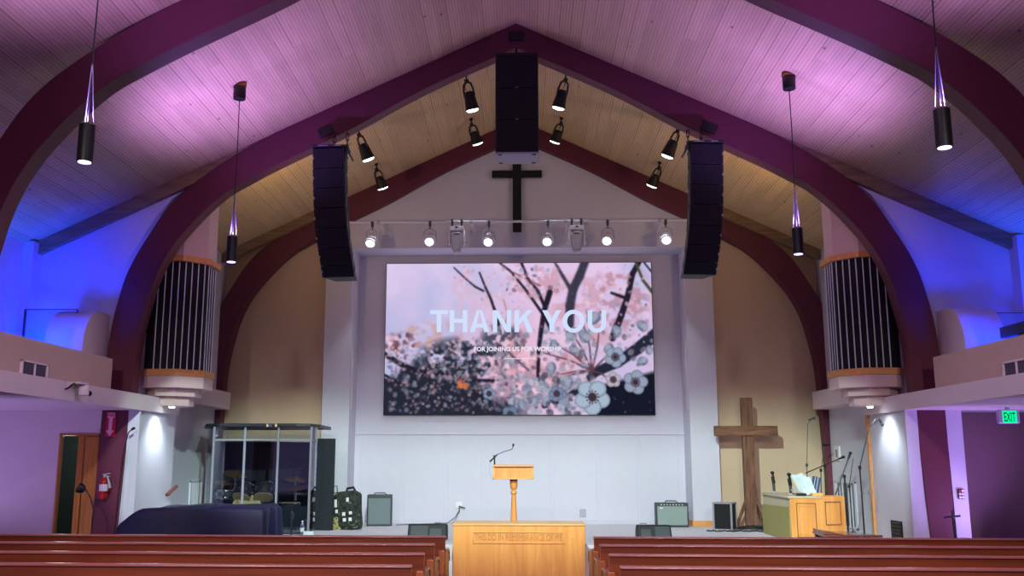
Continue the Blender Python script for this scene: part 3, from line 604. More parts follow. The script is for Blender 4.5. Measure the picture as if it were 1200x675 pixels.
# ------------------------------------------------------------------ black spotlights on the boarded ceiling
bl = [((546, 84), (554, 130), 'black ceiling spotlight beside the centre loudspeaker, front one toward the drum booth side'),
      ((552, 139), (560, 169), 'black ceiling spotlight beside the centre loudspeaker, rear one toward the drum booth side'),
      ((663.5, 83), (654, 127.5), 'black ceiling spotlight beside the centre loudspeaker, front one toward the wooden cross side'),
      ((658, 138), (650, 167), 'black ceiling spotlight beside the centre loudspeaker, rear one toward the wooden cross side'),
      ((420, 149), (432, 187.5), 'black ceiling spotlight nearest the loudspeaker column over the drum booth, front of the pair'),
      ((441, 192), (449, 221), 'black ceiling spotlight of the pair by the column over the drum booth, the rear one'),
      ((795, 144), (781.5, 184), 'black ceiling spotlight nearest the loudspeaker column over the wooden cross, front of the pair'),
      ((773, 190), (763.5, 218.5), 'black ceiling spotlight of the pair by the column over the wooden cross, the rear one')]
for i, ((u, v), (a, b), lab) in enumerate(bl):
    m0 = roof_hit(u, v); L = at(a, b, y=m0.y+.14); t = thing('black_spotlight', lab, 'spotlight', m0, 'black spotlights on the boarded ceiling')
    drop = (m0.z-L.z); k = m0 + Vector(((L.x-m0.x)*.10, 0, -drop*.27))
    MB().cyl(m0+Vector((0, 0, .01)), m0-Vector((0, 0, .03)), .035, n=12).cyl(m0, k, .013, n=8).build('stem', 'black', t)
    ax = (L-k); ln = ax.length; ax.normalize(); R = frame_rot(ax); h = k+ax*ln*.34
    for s in (-1, 1):
        MB().tube([k, k+R@Vector((s*.075, 0, ln*.10)), k+R@Vector((s*.095, 0, ln*.28)), k+R@Vector((s*.10, 0, ln*.52))], .017, 6).build('yoke_arm', 'black', t)
    MB().tube([k, k+R@Vector((.03, -.05, .1)), h+R@Vector((.02, -.02, -.02))], .007, 6).build('power_cord', 'black', t)
    MB().obox(k, (.05, .05, .07), R).build('clamp', 'black', t)
    MB().lathe([(.05, 0), (.082, .03), (.09, ln*.2), (.108, ln*.50), (.118, ln*.62), (.10, ln*.62)], h, ax, 20).build('housing', 'black', t)
    MB().lathe([(.10, ln*.60), (.10, ln*.64), (.08, ln*.68), (.03, ln*.70)], h, ax, 16).build('bulb', 'bulb', t)
    tgt = [(-.6, 18.0, .3), (-1.7, 18.0, .2), (3.2, 17.6, .25), (1.8, 18.0, .2), (-3.9, 17.2, .3), (-3.0, 18, .2), (4.9, 16.4, .3), (3.0, 18, .2)][i]
    spot('black_spot_beam', L+ax*(.13*ln+.03), tgt, 55, (.93, 1, .95) if i in (2, 6) else COOL, 44, .45, .04)

# ------------------------------------------------------------------ pendants
def pendant(x, y, zbot, lab, beam=1.0):
    top = roofz(x); t = thing('pendant_lamp', lab, 'pendant lamp', (x, y, top), 'black cylinder pendants'); s = 1 if x > 0 else -1
    MB().cyl((x, y, top+.01), (x+s*.0, y, top-.025), .085, n=20).build('ceiling_plate', 'oak_band', t)
    MB().lathe([(.078, 0), (.082, .01), (.082, .15), (.075, .16)], (x, y-.01, top-.20), n=20).build('canopy', 'black', t, label='black canopy with a short drum shape')
    H = .335; zt = zbot+H
    MB().tube([(x, y, top-.19), (x+.006, y, (top+zt)/2+.3), (x, y, zt+.62), (x, y, zt)], .0065, 6).build('cord', 'black', t)
    for k in range(3):
        a = 2*PI*k/3+.4; MB().cyl((x, y, zt+.60), (x+.05*math.cos(a), y+.05*math.sin(a), zt-.01), .0035, n=6).build('suspension_wire', 'steel_wire', t)
    MB().lathe([(.060, .0), (.067, 0), (.067, H), (.058, H), (.058, H-.02), (.052, H-.02), (.052, .02), (.060, .02)], (x, y, zbot), n=24).build('shade', 'black', t, smooth=50)
    MB().cyl((x, y, zbot-.003), (x, y, zbot+.02), .055, n=20).build('lens', 'lens_purple', t)
    spot('pendant_uplight', (x, y, zt+.03), (x+s*-.15, y, top), 640*beam, MAG, 126, 1, .03)
    spot('pendant_downlight', (x, y, zbot-.02), (x, y, 0), 95*beam, (.70, .60, 1), 80, .8, .03)
pendant(-3.70, 11.6, 4.19, 'small black cylinder pendant with canopy hanging before the organ tower nearest the fire extinguisher')
pendant(3.60, 11.6, 4.25, 'small black cylinder pendant with canopy hanging before the organ tower nearest the exit sign')
p = at(99, 190, y=7.55); pendant(p.x, 7.55, p.z, 'large near black pendant hanging in front of the arch on the fire extinguisher side')
p = at(1107, 173, y=7.55); pendant(p.x, 7.55, p.z, 'large near black pendant hanging in front of the arch on the exit sign side')

# added blocker over the nave, its flat plates trim the wash (above the picture's edge)
t = thing('wash_blocker', 'added black light blocker with lamp body and flag plates over the pews', 'light blocker', (-.25, 5.3, 6.6))
MB().lathe([(.10, 0), (.13, .03), (.13, .26), (.15, .30)], (-.25, 5.16, 6.50), (0, 1, -.42), 24).build('housing', 'black', t)
MB().box(-.85, .35, 5.99, 6.00, 6.194, 6.75).build('flag_plate', 'black', t); MB().box(-.85, .35, 5.99, 6.00, 5.35, 5.955).build('flag_plate', 'black', t)
for x_ in (-.85, .35): MB().tube([(x_, 5.995, 5.4), (x_, 5.995, 6.7), (x_, 5.45, 6.6)], .012, 6).build('flag_arm', 'black', t)
MB().cyl((-.25, 5.2, 6.6), (-.25, 5.2, 8.25), .02).build('hanging_pole', 'black', t); MB().tube([(-.86, 5.45, 6.6), (.36, 5.45, 6.6)], .012, 6).build('cross_arm', 'black', t)

# ------------------------------------------------------------------ hanging loudspeakers
def line_array(s):
    y0 = 12.95
    ctr = [(386.5, 173, 1), (386.5, 196.5), (387, 220), (387.5, 243.5), (389, 267), (391.5, 289.5), (394, 309), (395, 322)] if s < 0 else [(827, 168), (827, 192), (827, 216), (827, 239.5), (826, 263.5), (824.5, 285.5), (822.5, 305.5), (821.5, 319)]
    P = [at(c[0], c[1], y=y0) for c in ctr]
    t = thing('line_array', 'tall black hanging column of seven loudspeakers %s' % ('above the drum booth' if s < 0 else 'above the wooden cross'), 'loudspeaker', (P[0].x, y0+.2, P[0].z))
    yaw = rotz(s*-.10*-1)
    W, D = .485, .42; ang = [0, 0, -.01, -.03, -.07, -.11, -.15]
    for i in range(7):
        a, b = P[i], P[i+1]; hw = W/2; g_ = .005; yt_, yb_ = y0+[0, 0, .0, .01, .03, .07, .13][i], y0+[0, 0, .01, .03, .07, .13, .20][i]
        V = lambda q, x, y, z: Vector((q.x, (yt_ if q is a else yb_)+D/2, q.z+z))+yaw@Vector((x, y, 0))
        def block(fw, bw, y0_, y1_, inset_):
            return MB().hexa([V(b, -fw, y0_, g_+inset_), V(b, fw, y0_, g_+inset_), V(b, bw, y1_, g_+inset_+.02), V(b, -bw, y1_, g_+inset_+.02)], [V(a, -fw, y0_, -g_-inset_), V(a, fw, y0_, -g_-inset_), V(a, bw, y1_, -g_-inset_-.02), V(a, -bw, y1_, -g_-inset_-.02)])
        cb = block(hw, hw*.7, -D/2, D/2, 0).build('speaker_cabinet', 'speaker_black', t, bevel=.006)
        block(hw-.025, hw-.025, -D/2-.006, -D/2+.01, .008).build('speaker_grille', 'grille_black', cb, smooth=0)
        m_ = (V(a, s*(hw-.012), -D/2-.006, 0)+V(b, s*(hw-.012), -D/2-.006, 0))/2
        MB().obox(m_, (.016, .014, .035), yaw).build('rigging_pin', 'alu', cb)
        m_ = (V(a, -s*hw*.93, -D/2+.12, 0)+V(b, -s*hw*.93, -D/2+.12, 0))/2
        MB().obox(m_, (.014, .03, (a.z-b.z)*.7), yaw).build('side_link', 'mid_grey', cb)
    top = P[0]
    MB().obox((top.x, y0+.12, top.z+.022), (.52, .30, .035)).build('rigging_frame', 'black', t, bevel=.005)
    MB().obox((top.x-s*.27, y0+.14, top.z-.06), (.03, .22, .16), roty(s*.5)).build('frame_bracket', 'dark_grey', t)
    MB().obox((top.x-.1, y0-.03, top.z+.024), (.14, .006, .008)).obox((top.x+.12, y0-.03, top.z+.024), (.10, .006, .008)).build('frame_label', 'pale_grey', t)
    for dx in (-.02, .15):
        x = top.x-s*dx; yc_ = 13.36 if dx < 0 else 13.5; z0 = top.z+.03; n = 5
        zt = roofz(x)-.49 if dx < 0 else roofz(x)-.44
        mb = MB()
        for k in range(n):
            za = z0+(zt-z0)*k/n; zb_ = z0+(zt-z0)*(k+1.25)/n; w_ = .019
            if k % 2: mb.tube([(x-w_, yc_, za), (x-w_, yc_, zb_), (x+w_, yc_, zb_), (x+w_, yc_, za), (x-w_, yc_, za)], .007, 6)
            else: mb.tube([(x, yc_-w_, za), (x, yc_-w_, zb_), (x, yc_+w_, zb_), (x, yc_+w_, za), (x, yc_-w_, za)], .007, 6)
        mb.build('chain', 'black', t)
        MB().box(x-.02, x+.02, y0+.1, yc_+.02, z0-.02, z0+.015).build('lift_arm', 'black', t)
    q = at(382 if s < 0 else 831, 153.5 if s < 0 else 149, y=13.38)
    MB().obox((q.x, 13.385, q.z), (.23, .03, .15), roty(s*math.atan(SL))).build('beam_plate', 'black', t, bevel=.004)
line_array(-1); line_array(1)
t = thing('center_loudspeaker', 'large black loudspeaker stack hanging from the ridge above the wall cross', 'loudspeaker', (.01, 13.1, 7.7))
y0 = 12.95; zt = at(606, 66, y=y0).z; zb_ = at(606, 178, y=y0).z; x0, x1 = at(580.5, 120, y=y0).x, at(631, 120, y=y0).x; hh = (zt-zb_)/3
for k in range(3):
    z1 = zt-k*hh; cb = MB().box(x0, x1, y0, y0+.50, z1-hh+.006, z1-.0).build('speaker_cabinet', 'speaker_black', t, bevel=.01)
    MB().box(x0+.02, x1-.02, y0-.008, y0+.002, z1-hh+.02, z1-.015).build('speaker_grille', 'grille_black', cb)
    if k < 2: MB().obox(((x0+x1)/2, y0-.012, z1-hh+.005), (.05, .008, .016)).build('badge', 'mid_grey', cb)
b = MB().box(x0+.004, x1-.004, y0+.01, y0+.50, zb_-.022, zb_+.004).build('bottom_panel', 'pale_grey', t, bevel=.004)
for dx in (.07, x1-x0-.07):
    for dy in (.05, .44): MB().obox((x0+dx, y0+dy, zb_-.026), (.06, .04, .012)).build('latch', 'black', b)
MB().box(x0, x1, y0+.05, y0+.1, zt+.03, zt+.085).box(x0, x0+.03, y0+.05, y0+.1, zt-.01, zt+.05).box(x1-.03, x1, y0+.05, y0+.1, zt-.01, zt+.05).build('rigging_frame', 'black', t, bevel=.003)
MB().cyl((.005, y0+.08, zt+.05), (.005, y0+.3, zt+.28), .018).obox((.005, y0+.08, zt+.0), (.05, .03, .1)).build('hanging_rod', 'black', t)
q = at(605, 42.5, y=13.38); MB().obox((q.x, 13.385, q.z), (.235, .03, .135)).build('beam_plate', 'black', t, bevel=.004)

# ------------------------------------------------------------------ balcony bits
for s in (-1, 1):
    a = at(24, 422, x=-5.7) if s < 0 else at(1176.5, 424, x=5.7)
    yN, yF = (10.38, 10.98) if s < 0 else (10.33, 10.93)
    t = thing('wall_vent', 'white framed grey louvre vent in the beige balcony front %s' % ('near the small dome camera' if s < 0 else 'below the black monitor box'), 'vent', (s*5.69, yN, 2.6), 'vents in the balcony fronts')
    X0, X1 = sorted((s*5.672, s*5.70)); z0, z1 = 2.61, 2.79
    MB().box(X0, X1, yN, yF, z1-.02, z1).box(X0, X1, yN, yF, z0, z0+.02).box(X0, X1, yN, yN+.03, z0, z1).box(X0, X1, yF-.03, yF, z0, z1).box(X0, X1, (yN+yF)/2-.01, (yN+yF)/2+.01, z0, z1).build('frame', 'warm_white', t, bevel=.002)
    MB().box(min(s*5.692, s*5.70), max(s*5.692, s*5.70), yN+.02, yF-.02, z0+.01, z1-.01).build('backing', 'vent_grey', t)
    mb = MB()
    for k in range(8): mb.obox((s*5.688, (yN+yF)/2, z0+.03+k*.0175), (.012, yF-yN-.06, .003), roty(s*.6))
    mb.build('louvres', 'vent_grey', t)
    # quarter round casing at the end of the balcony
    y1, zt = 13.5, 3.80; r = .78; yN = y1-.80; pr = [(y1, 2.6), (yN, 2.6), (yN, zt-r*.8)]
    for k in range(1, 13):
        an = PI/2*k/12; pr.append((yN+r*.62*(1-math.cos(an)), zt-r*.8+r*.8*math.sin(an)))
    pr.append((y1, zt))
    X0, X1 = sorted((s*6.12, s*6.68))
    o = MB().prism(pr, X0, X1, 'X').build('curved_casing', 'warm_white', bevel=.004, smooth=25, loc=(s*6.4, 13.1, 2.6)); tag(o, 'pale quarter-round casing on the balcony end %s' % ('beside the glass rail' if s < 0 else 'beside the black monitor box'), 'casing', 'curved casings on the balconies')
t = thing('glass_rail', 'thin dark framed glass panel on the blue-lit balcony', 'glass rail', (-7.0, 13.0, 2.6))
a, b = at(30, 363, y=13.0), at(91, 363, y=13.0)
MB().box(a.x, b.x, 12.995, 13.003, 2.65, a.z).build('pane', 'rail_glass', t); MB().box(a.x-.012, a.x+.012, 12.985, 13.015, 2.6, a.z+.006).build('post', 'dark_grey', t); MB().box(b.x-.008, b.x+.008, 12.99, 13.01, 2.6, a.z+.006).build('post', 'dark_grey', t); MB().box(a.x, b.x, 12.99, 13.01, a.z-.004, a.z+.008).build('top_rail', 'dark_grey', t)
t = thing('glass_rail', 'thin glass panel edge behind the pale casing by the black monitor box', 'glass rail', (7.0, 13.0, 2.6))
a, b = at(1142, 367, y=13.2), at(1199, 366, y=13.2)
MB().box(a.x, b.x, 13.195, 13.203, 2.65, a.z).build('pane', 'rail_glass', t); MB().box(a.x, b.x, 13.19, 13.21, a.z-.004, a.z+.006).build('top_rail', 'dark_grey', t)
a = at(1173.5, 384, x=6.45); t = thing('monitor_box', 'black box standing on the balcony above the vent', 'monitor', (6.6, 12.2, 2.6))
MB().box(6.42, 6.8, 11.1, a.y, 3.26, a.z).build('body', 'dull_screen', t, bevel=.01); MB().box(6.5, 6.7, 11.5, 12.1, 2.6, 3.27).build('foot', 'black', t, bevel=.01)
# little camera on the balcony front
p = at(100, 458, x=-5.4); t = thing('dome_camera', 'small white swivel camera mounted on the balcony front near the vent', 'camera', (-5.5, p.y, 2.5))
MB().box(-5.5, -5.36, p.y-.22, p.y-.0, 2.575, 2.60).box(-5.5, -5.49, p.y-.26, p.y+.06, 2.53, 2.6).build('bracket', 'warm_white', t, bevel=.004)
MB().lathe([(.045, 0), (.062, .01), (.064, .10), (.05, .13), (.03, .14)], (-5.40, p.y-.04, 2.44), n=20).build('body', 'warm_white', t)
MB().lathe([(.03, 0), (.034, .03), (.028, .035)], (-5.37, p.y+.02, 2.475), (.4, -.3, -.1), 16).build('lens', 'black', t)
MB().tube([(-5.44, p.y-.22, 2.58), (-5.43, p.y-.30, 2.55), (-5.46, p.y-.33, 2.51), (-5.49, p.y-.34, 2.50)], .012, 8).build('plug_cord', 'black', t)
MB().obox((-5.43, p.y+.05, 2.60), (.04, .10, .012)).build('indicator', 'black', t)
t = MB().tube([(-5.74, 15.7, 4.62), (-5.70, 15.62, 4.36), (-5.68, 15.55, 4.17), (-5.70, 15.5, 4.15)], .012, 6).build('wall_cable', 'cable_black', loc=(-5.74, 15.7, 4.3)); tag(t, 'short dark cable hanging on the wall beside the organ tower near the small pendant', 'cable')

# ------------------------------------------------------------------ fire arrow, extinguisher, door side things
y = 13.385; t = thing('fire_sign', 'pink and red FIRE arrow sign pointing down on the maroon arch leg', 'sign', (-5.95, y, 2.1))
c = [at(*q, y=y) for q in ((125.5, 483), (136.5, 483.5), (134.5, 512), (122.8, 512))]
MB().add([(p.x, y, p.z) for p in c]+[(p.x, y+.012, p.z) for p in c], [(0, 1, 2, 3), (7, 6, 5, 4), (0, 4, 5, 1), (1, 5, 6, 2), (2, 6, 7, 3), (3, 7, 4, 0)]).build('plate', 'sign_red', t, smooth=0)
cx_ = (c[0].x+c[1].x)/2; W_ = c[1].x-c[0].x; zt, zb_ = c[0].z, c[3].z; H_ = zt-zb_; ym = y-.004
ar = [(-.36, zt-.02*H_), (.36, zt-.02*H_), (.36, zt-.24*H_), (.2, zt-.24*H_), (.17, zt-.74*H_), (.42, zt-.74*H_), (0, zb_+.02*H_), (-.42, zt-.74*H_), (-.17, zt-.74*H_), (-.2, zt-.24*H_), (-.36, zt-.24*H_)]
dx = lambda z: (z-zt)/H_*.05*0
mb = MB(); pts = [(cx_+a*W_*1.0-(zt-z)*.03, z) for a, z in ar]
mb.prism([pts[i] for i in (0, 1, 2, 10)], ym, y-.0005, 'Y').prism([pts[i] for i in (9, 3, 4, 8)], ym, y-.0005, 'Y').prism([pts[i] for i in (7, 5, 6)], ym, y-.0005, 'Y').build('arrow', 'sign_pink', t, smooth=0)
text_mb('FIRE', W_*.62, H_*.12, (cx_-.002, ym-.002, zt-.12*H_), depth=.0015).build('lettering', 'sign_red', t, smooth=0)
mb = MB()
for k, ch in enumerate('EXTINGUISHER'):
    text_mb(ch, .014, .016, (cx_-(.09*H_+k*.012), ym-.002, zt-H_*(.27+k*.042)), depth=.0015, mb=mb)
mb.build('small_lettering', 'sign_red', t, smooth=0)
p = at(121, 572, y=13.3); t = thing('fire_extinguisher', 'red fire extinguisher hanging on the maroon arch leg', 'fire extinguisher', (p.x, 13.32, p.z-.15))
cx_ = p.x; zc = p.z
MB().lathe([(.045, 0), (.058, .012), (.06, .03), (.06, .24), (.052, .275), (.028, .30), (.018, .31)], (cx_, 13.31, zc-.16), n=24).build('cylinder', 'red', t)
MB().lathe([(.0608, .12), (.0615, .125), (.0615, .21), (.0608, .215)], (cx_, 13.31, zc-.16), n=24).build('label_band', 'label_white', t, smooth=60)
MB().cyl((cx_, 13.31, zc+.14), (cx_, 13.31, zc+.19), .016).obox((cx_+.03, 13.31, zc+.20), (.11, .02, .012), roty(-.15)).obox((cx_+.035, 13.31, zc+.175), (.10, .018, .010), roty(.25)).build('valve_handle', 'pale_grey', t, bevel=.003)
MB().tube([(cx_+.02, 13.30, zc+.18), (cx_+.06, 13.29, zc+.15), (cx_+.085, 13.285, zc+.08), (cx_+.105, 13.285, zc+.0)], [.011, .012, .016, .02], 10).build('hose', 'pale_grey', t)
MB().box(cx_-.065, cx_+.065, 13.36, 13.40, zc-.06, zc+.06).box(cx_-.064, cx_+.064, 13.245, 13.37, zc-.055, zc-.04).build('bracket', 'red', t, bevel=.003)
t = thing('reading_lamp_stand', 'thin dark stand with angled black head in front of the oak door', 'lamp stand', (-5.98, 12.6, 0))
a, b, c_ = at(95.5, 571, y=12.6), at(106, 583, y=12.6), at(110, 598, y=12.6)
MB().tube([(c_.x-.02, 12.6, .02), (c_.x-.01, 12.6, c_.z-.1), c_, b, (a.x+.06, 12.6, a.z-.03)], .010, 8).build('pole', 'black', t)
MB().lathe([(.03, 0), (.06, .04), (.075, .09), (.06, .10)], (a.x+.05, 12.6, a.z-.04), (-.8, 0, .35), 16).build('head', 'black', t); MB().lathe([(.13, 0), (.13, .015), (.03, .03)], (c_.x-.02, 12.6, 0), n=24).build('base', 'black', t)
t = thing('boom_microphone', 'thin black gooseneck microphone beside the maroon arch leg', 'microphone', (-5.6, 13.22, 0))
a, b, c_ = at(158, 501.5, y=13.22), at(150.5, 507, y=13.22), at(147, 520, y=13.22)
MB().tube([(c_.x-.1, 13.22, .02), (c_.x-.04, 13.22, 1.2), c_, b, a+Vector((-.03, 0, -.01))], .008, 8).build('pole', 'black', t); MB().cyl(a+Vector((-.05, 0, -.025)), a, .016, .02, 12).build('head', 'black', t); MB().lathe([(.12, 0), (.12, .015), (.02, .03)], (c_.x-.1, 13.22, 0), n=20).build('base', 'black', t)
t = thing('handrail_bracket', 'short wooden handrail end on the white stage wall', 'handrail', (-5.55, 15.0, 1.1))
p, q = at(195.5, 580, x=-5.5), at(206.5, 570, x=-5.5)
MB().tube([p, q], .028, 10).build('rail', 'book_brown', t); MB().tube([(p+q)/2, (p+q)/2+Vector((-.03, 0, -.07)), (p+q)/2+Vector((-.07, 0, -.07))], .012, 8).build('bracket', 'book_brown', t)
def louver(s, p0, p1, z0, z1, lab, m='white_paint', nslat=7):
    t = thing('wall_grille', lab, 'vent', (s*5.77, p0, z0)); x0, x1 = sorted((s*5.765, s*5.79))
    MB().box(x0, x1, p0, p1, z1-.03, z1).box(x0, x1, p0, p1, z0, z0+.03).box(x0, x1, p0, p0+.04, z0, z1).box(x0, x1, p1-.04, p1, z0, z1).build('frame', m, t, bevel=.003)
    MB().box(min(s*5.782, s*5.79), max(s*5.782, s*5.79), p0+.03, p1-.03, z0+.02, z1-.02).build('backing', 'vent_grey', t)
    for k in range(nslat):
        yy = p0+.08+(p1-p0-.16)*k/(nslat-1); MB().box(min(s*5.77, s*5.785), max(s*5.77, s*5.785), yy-.022, yy+.022, z0+.03, z1-.03).build('slat', m, t)
louver(-1, 16.35, 16.95, .62, 1.29, 'tall white slatted vent on the wall behind the drum booth'); louver(1, 16.30, 17.35, .50, 1.30, 'tall white slatted vent on the wall behind the microphone stands')
t = thing('wall_thermostat', 'small white control plate on the wall above the microphone stands', 'thermostat', (5.78, 17.1, 1.7))
MB().box(5.765, 5.79, 17.0, 17.25, 1.66, 1.92).build('plate', 'label_white', t, bevel=.004); MB().box(5.758, 5.766, 17.08, 17.17, 1.72, 1.86).build('display', 'mid_grey', t)
t = thing('floor_vent', 'black louvred vent low on the white stage wall', 'vent', (5.55, 14.05, .55))
MB().box(5.535, 5.56, 13.87, 14.25, .52, .79).build('frame', 'black', t, bevel=.003)
for k in range(5): MB().obox((5.532, 14.06, .56+k*.05), (.012, .32, .012), roty(-.5)).build('louvre', 'dark_grey', t)
# exit sign
p, q = at(1168, 481, y=12.6), at(1195.5, 496.5, y=12.6)
t = thing('exit_sign', 'lit green EXIT sign hanging below the purple balcony ceiling', 'exit sign', ((p.x+q.x)/2, 12.6, 2.3)); xm = (p.x+q.x)/2
MB().box(p.x, q.x, 12.58, 12.64, q.z, p.z+.01).build('housing', 'exit_case', t, bevel=.02); MB().box(p.x+.06, q.x-.05, 12.573, 12.581, q.z+.012, p.z-.005).build('panel', 'exit_green', t)
text_mb('EXIT', (q.x-p.x)*.52, (p.z-q.z)*.70, (xm+.003, 12.570, (p.z+q.z)/2), depth=.002).build('lettering', 'exit_letter', t, smooth=0)
MB().cyl((xm, 12.61, p.z), (xm, 12.61, 2.37), .03).build('mount', 'exit_case', t)
p, q = at(1122.3, 573, y=13.38), at(1130.6, 585, y=13.38)
t = thing('switch_panel', 'small black plate of six round buttons, one red, on the purple pier', 'switch panel', ((p.x+q.x)/2, 13.39, q.z))
MB().box(p.x, q.x, 13.375, 13.40, q.z, p.z).build('plate', 'black', t, bevel=.003)
for i in range(2):
    for j in range(3):
        x = p.x+(q.x-p.x)*(.28+.46*i); z = p.z-(p.z-q.z)*(.18+.32*j); MB().cyl((x, 13.368, z), (x, 13.376, z), .019, n=14).build('button', 'sign_red' if (i, j) == (0, 0) else 'label_white', t)
t = thing('black_cross_stand', 'thin black standing cross in front of the dark arch leg', 'cross', (5.85, 12.9, 0))
p = at(1115.5, 598, y=12.9); MB().tube([(p.x+.03, 12.9, .02), (p.x, 12.9, p.z)], .013, 8).build('pole', 'black', t); MB().cyl((p.x-.115, 12.88, p.z-.095), (p.x+.11, 12.92, p.z-.075), .014).build('arm', 'black', t); MB().lathe([(.13, 0), (.13, .015), (.02, .03)], (p.x+.03, 12.9, 0), n=20).build('base', 'black', t)

# ------------------------------------------------------------------ things on the stage
# draped grand piano on the floor before the stage
def drape():
    N, Lv = 220, 16; vs = []; fs = []
    base = [(-5.22, 12.20), (-3.46, 12.24), (-3.30, 12.40), (-3.30, 12.9), (-3.4, 13.4), (-3.7, 13.55), (-4.6, 13.58), (-5.2, 13.3), (-5.32, 12.9)]
    n = len(base); ring = []
    for k in range(N):
        t_ = k/N*n; i = int(t_); f = t_-i; p0, p1, p2, p3 = base[(i-1) % n], base[i], base[(i+1) % n], base[(i+2) % n]
        f2 = f; q = [.5*(2*p1[c]+(p2[c]-p0[c])*f2+(2*p0[c]-5*p1[c]+4*p2[c]-p3[c])*f2*f2+(-p0[c]+3*p1[c]-3*p2[c]+p3[c])*f2**3) for c in (0, 1)]
        li = [p1[c]*(1-f)+p2[c]*f for c in (0, 1)]; ring.append((.5*q[0]+.5*li[0], .5*q[1]+.5*li[1]))
    cxm, cym = sum(p[0] for p in ring)/N, sum(p[1] for p in ring)/N
    def top(x): 
        t_ = min(max((x+5.32)/.42, 0), 1); return .80+.22*t_*t_*(3-2*t_)+.02*(x+5.0)/1.8
    rings = [(.15, 0, 0), (.6, 0, 0), (.93, -.002, 0), (.975, -.012, .1), (.992, -.035, .25)]+[(1.0+.012*j/9, -.06-.88*(j/10)**1.0, .3+.7*j/10) for j in range(0, 11)]
    for (sc_, dz, fold) in rings:
        for k, (x, y) in enumerate(ring):
            ph = k/N*2*PI; w_ = math.sin(ph*8+1.9*math.sin(ph*3))*.085+math.sin(ph*21+2)*.02
            ox, oy = x-cxm, y-cym; L = math.hypot(ox, oy); g_ = 1+(w_*fold)/L
            z = top(cxm+ox*sc_)+dz
            if dz <= -.9: z = max(z, .02)
            vs.append((cxm+ox*sc_*g_, cym+oy*sc_*g_, max(z, .02)+(.012*math.sin(x*6+y*3) if fold == 0 else 0)))
    R_ = len(rings)
    for i in range(R_-1):
        for k in range(N): fs.append((i*N+k, i*N+(k+1) % N, (i+1)*N+(k+1) % N, (i+1)*N+k))
    fs.append(tuple(range(N-1, -1, -1)))
    m = MB().add(vs, fs); o = m.build('draped_piano', 'navy_cloth', smooth=60, loc=(-4.4, 12.9, 0)); tag(o, 'grand piano hidden under a dark navy cloth cover', 'piano')
    return o
drape()
# communion table
t = thing('communion_table', 'oak communion table carved THIS DO IN REMEMBRANCE OF ME', 'table', (.02, 13.0, 0)); X0, X1 = -.895, .935
MB().box(X0+.01, X1-.01, 13.01, 13.62, .0, .775).build('body', 'oak', t, bevel=.008)
MB().box(X0-.0, X1+.0, 13.0, 13.66, .765, .797).build('table_top', 'oak_shelf', t, bevel=.008)
mb = MB(); zt, zb_ = at(600, 624.5, y=13).z, at(600, 636, y=13).z; xa, xb = at(555.5, 630, y=13).x, at(659.5, 630, y=13).x
pn = MB().box(xa-.02, xb+.02, 12.998, 13.012, zt, zt+.012).box(xa-.02, xb+.02, 12.998, 13.012, zb_-.012, zb_).box(xa-.02, xa-.008, 12.998, 13.012, zb_, zt).box(xb+.008, xb+.02, 12.998, 13.012, zb_, zt).build('inscription_frame', 'oak_band', t, bevel=.002)
text_mb('THIS DO IN REMEMBRANCE OF ME', xb-xa-.02, .085, ((xa+xb)/2, 12.999, (zt+zb_)/2+.01), depth=.012, bold=0).build('lettering', 'oak_dark', pn, smooth=0, label='carved inscription')
MB().box(X0+.16, X0+.20, 12.997, 13.012, .05, .62).box(X1-.2, X1-.16, 12.997, 13.012, .05, .62).build('stile', 'oak', t, bevel=.003)
# lectern
yl = 14.2; t = thing('lectern', 'slim oak lectern on a turned post behind the communion table', 'lectern', (-.07, yl+.15, .45))
a, b = at(577.5, 546, y=yl), at(625.5, 561, y=yl)
MB().box(a.x+.02, b.x-.02, yl+.02, yl+.40, b.z, a.z-.01).build('box', 'oak', t, bevel=.004)
MB().box(a.x, b.x, yl-.02, yl+.42, a.z-.012, a.z+.018).build('shelf', 'oak_shelf', t, bevel=.004)
MB().box(a.x, a.x+.03, yl, yl+.42, b.z-.01, a.z-.01).box(b.x-.03, b.x, yl, yl+.42, b.z-.01, a.z-.01).box(a.x, b.x, yl+.0, yl+.03, b.z-.012, b.z+.008).build('side_panel', 'oak_shelf', t, bevel=.003)
px = (a.x+b.x)/2+.005; MB().obox((px, yl+.15, b.z-.02), (.12, .14, .03)).build('collar', 'book_brown', t)
MB().lathe([(.058, b.z-.03), (.058, b.z-.12), (.05, b.z-.15), (.03, b.z-.175), (.046, b.z-.20), (.05, b.z-.22), (.034, b.z-.24), (.036, b.z-.3), (.056, .62), (.062, .50)], (px, yl+.15, 0), n=24).build('post', 'oak', t)
MB().lathe([(.26, .45), (.26, .48), (.08, .52)], (px, yl+.15, 0), n=28).build('base', 'oak', t)
t = thing('boom_microphone', 'thin black gooseneck microphone on the oak lectern', 'microphone', (a.x+.07, yl+.1, a.z))
B0 = at(579.5, 545, y=yl+.1); B1 = at(579.5, 535, y=yl+.1); B2 = at(574, 541, y=yl+.1); B3 = at(583, 532.5, y=yl+.1); B4 = at(600, 526.5, y=yl+.1); B5 = at(601.5, 521.5, y=yl+.1)
MB().cyl(B0, B1, .012).build('pole', 'black', t); MB().cyl(B2, B3, .013, .010).obox(B1, (.04, .04, .04)).build('clamp', 'black', t); MB().tube([B3, at(590, 529.5, y=yl+.1), B4, B5], .006, 6).build('boom', 'dark_grey', t); MB().ball(B5, .016, sz=1.7).build('head', 'black', t)
MB().tube([B2, at(573.6, 548, y=yl+.05), at(575, 558, y=yl-.02), at(578, 563.5, y=yl-.02)], .004, 6).build('cord', 'pale_grey', t)

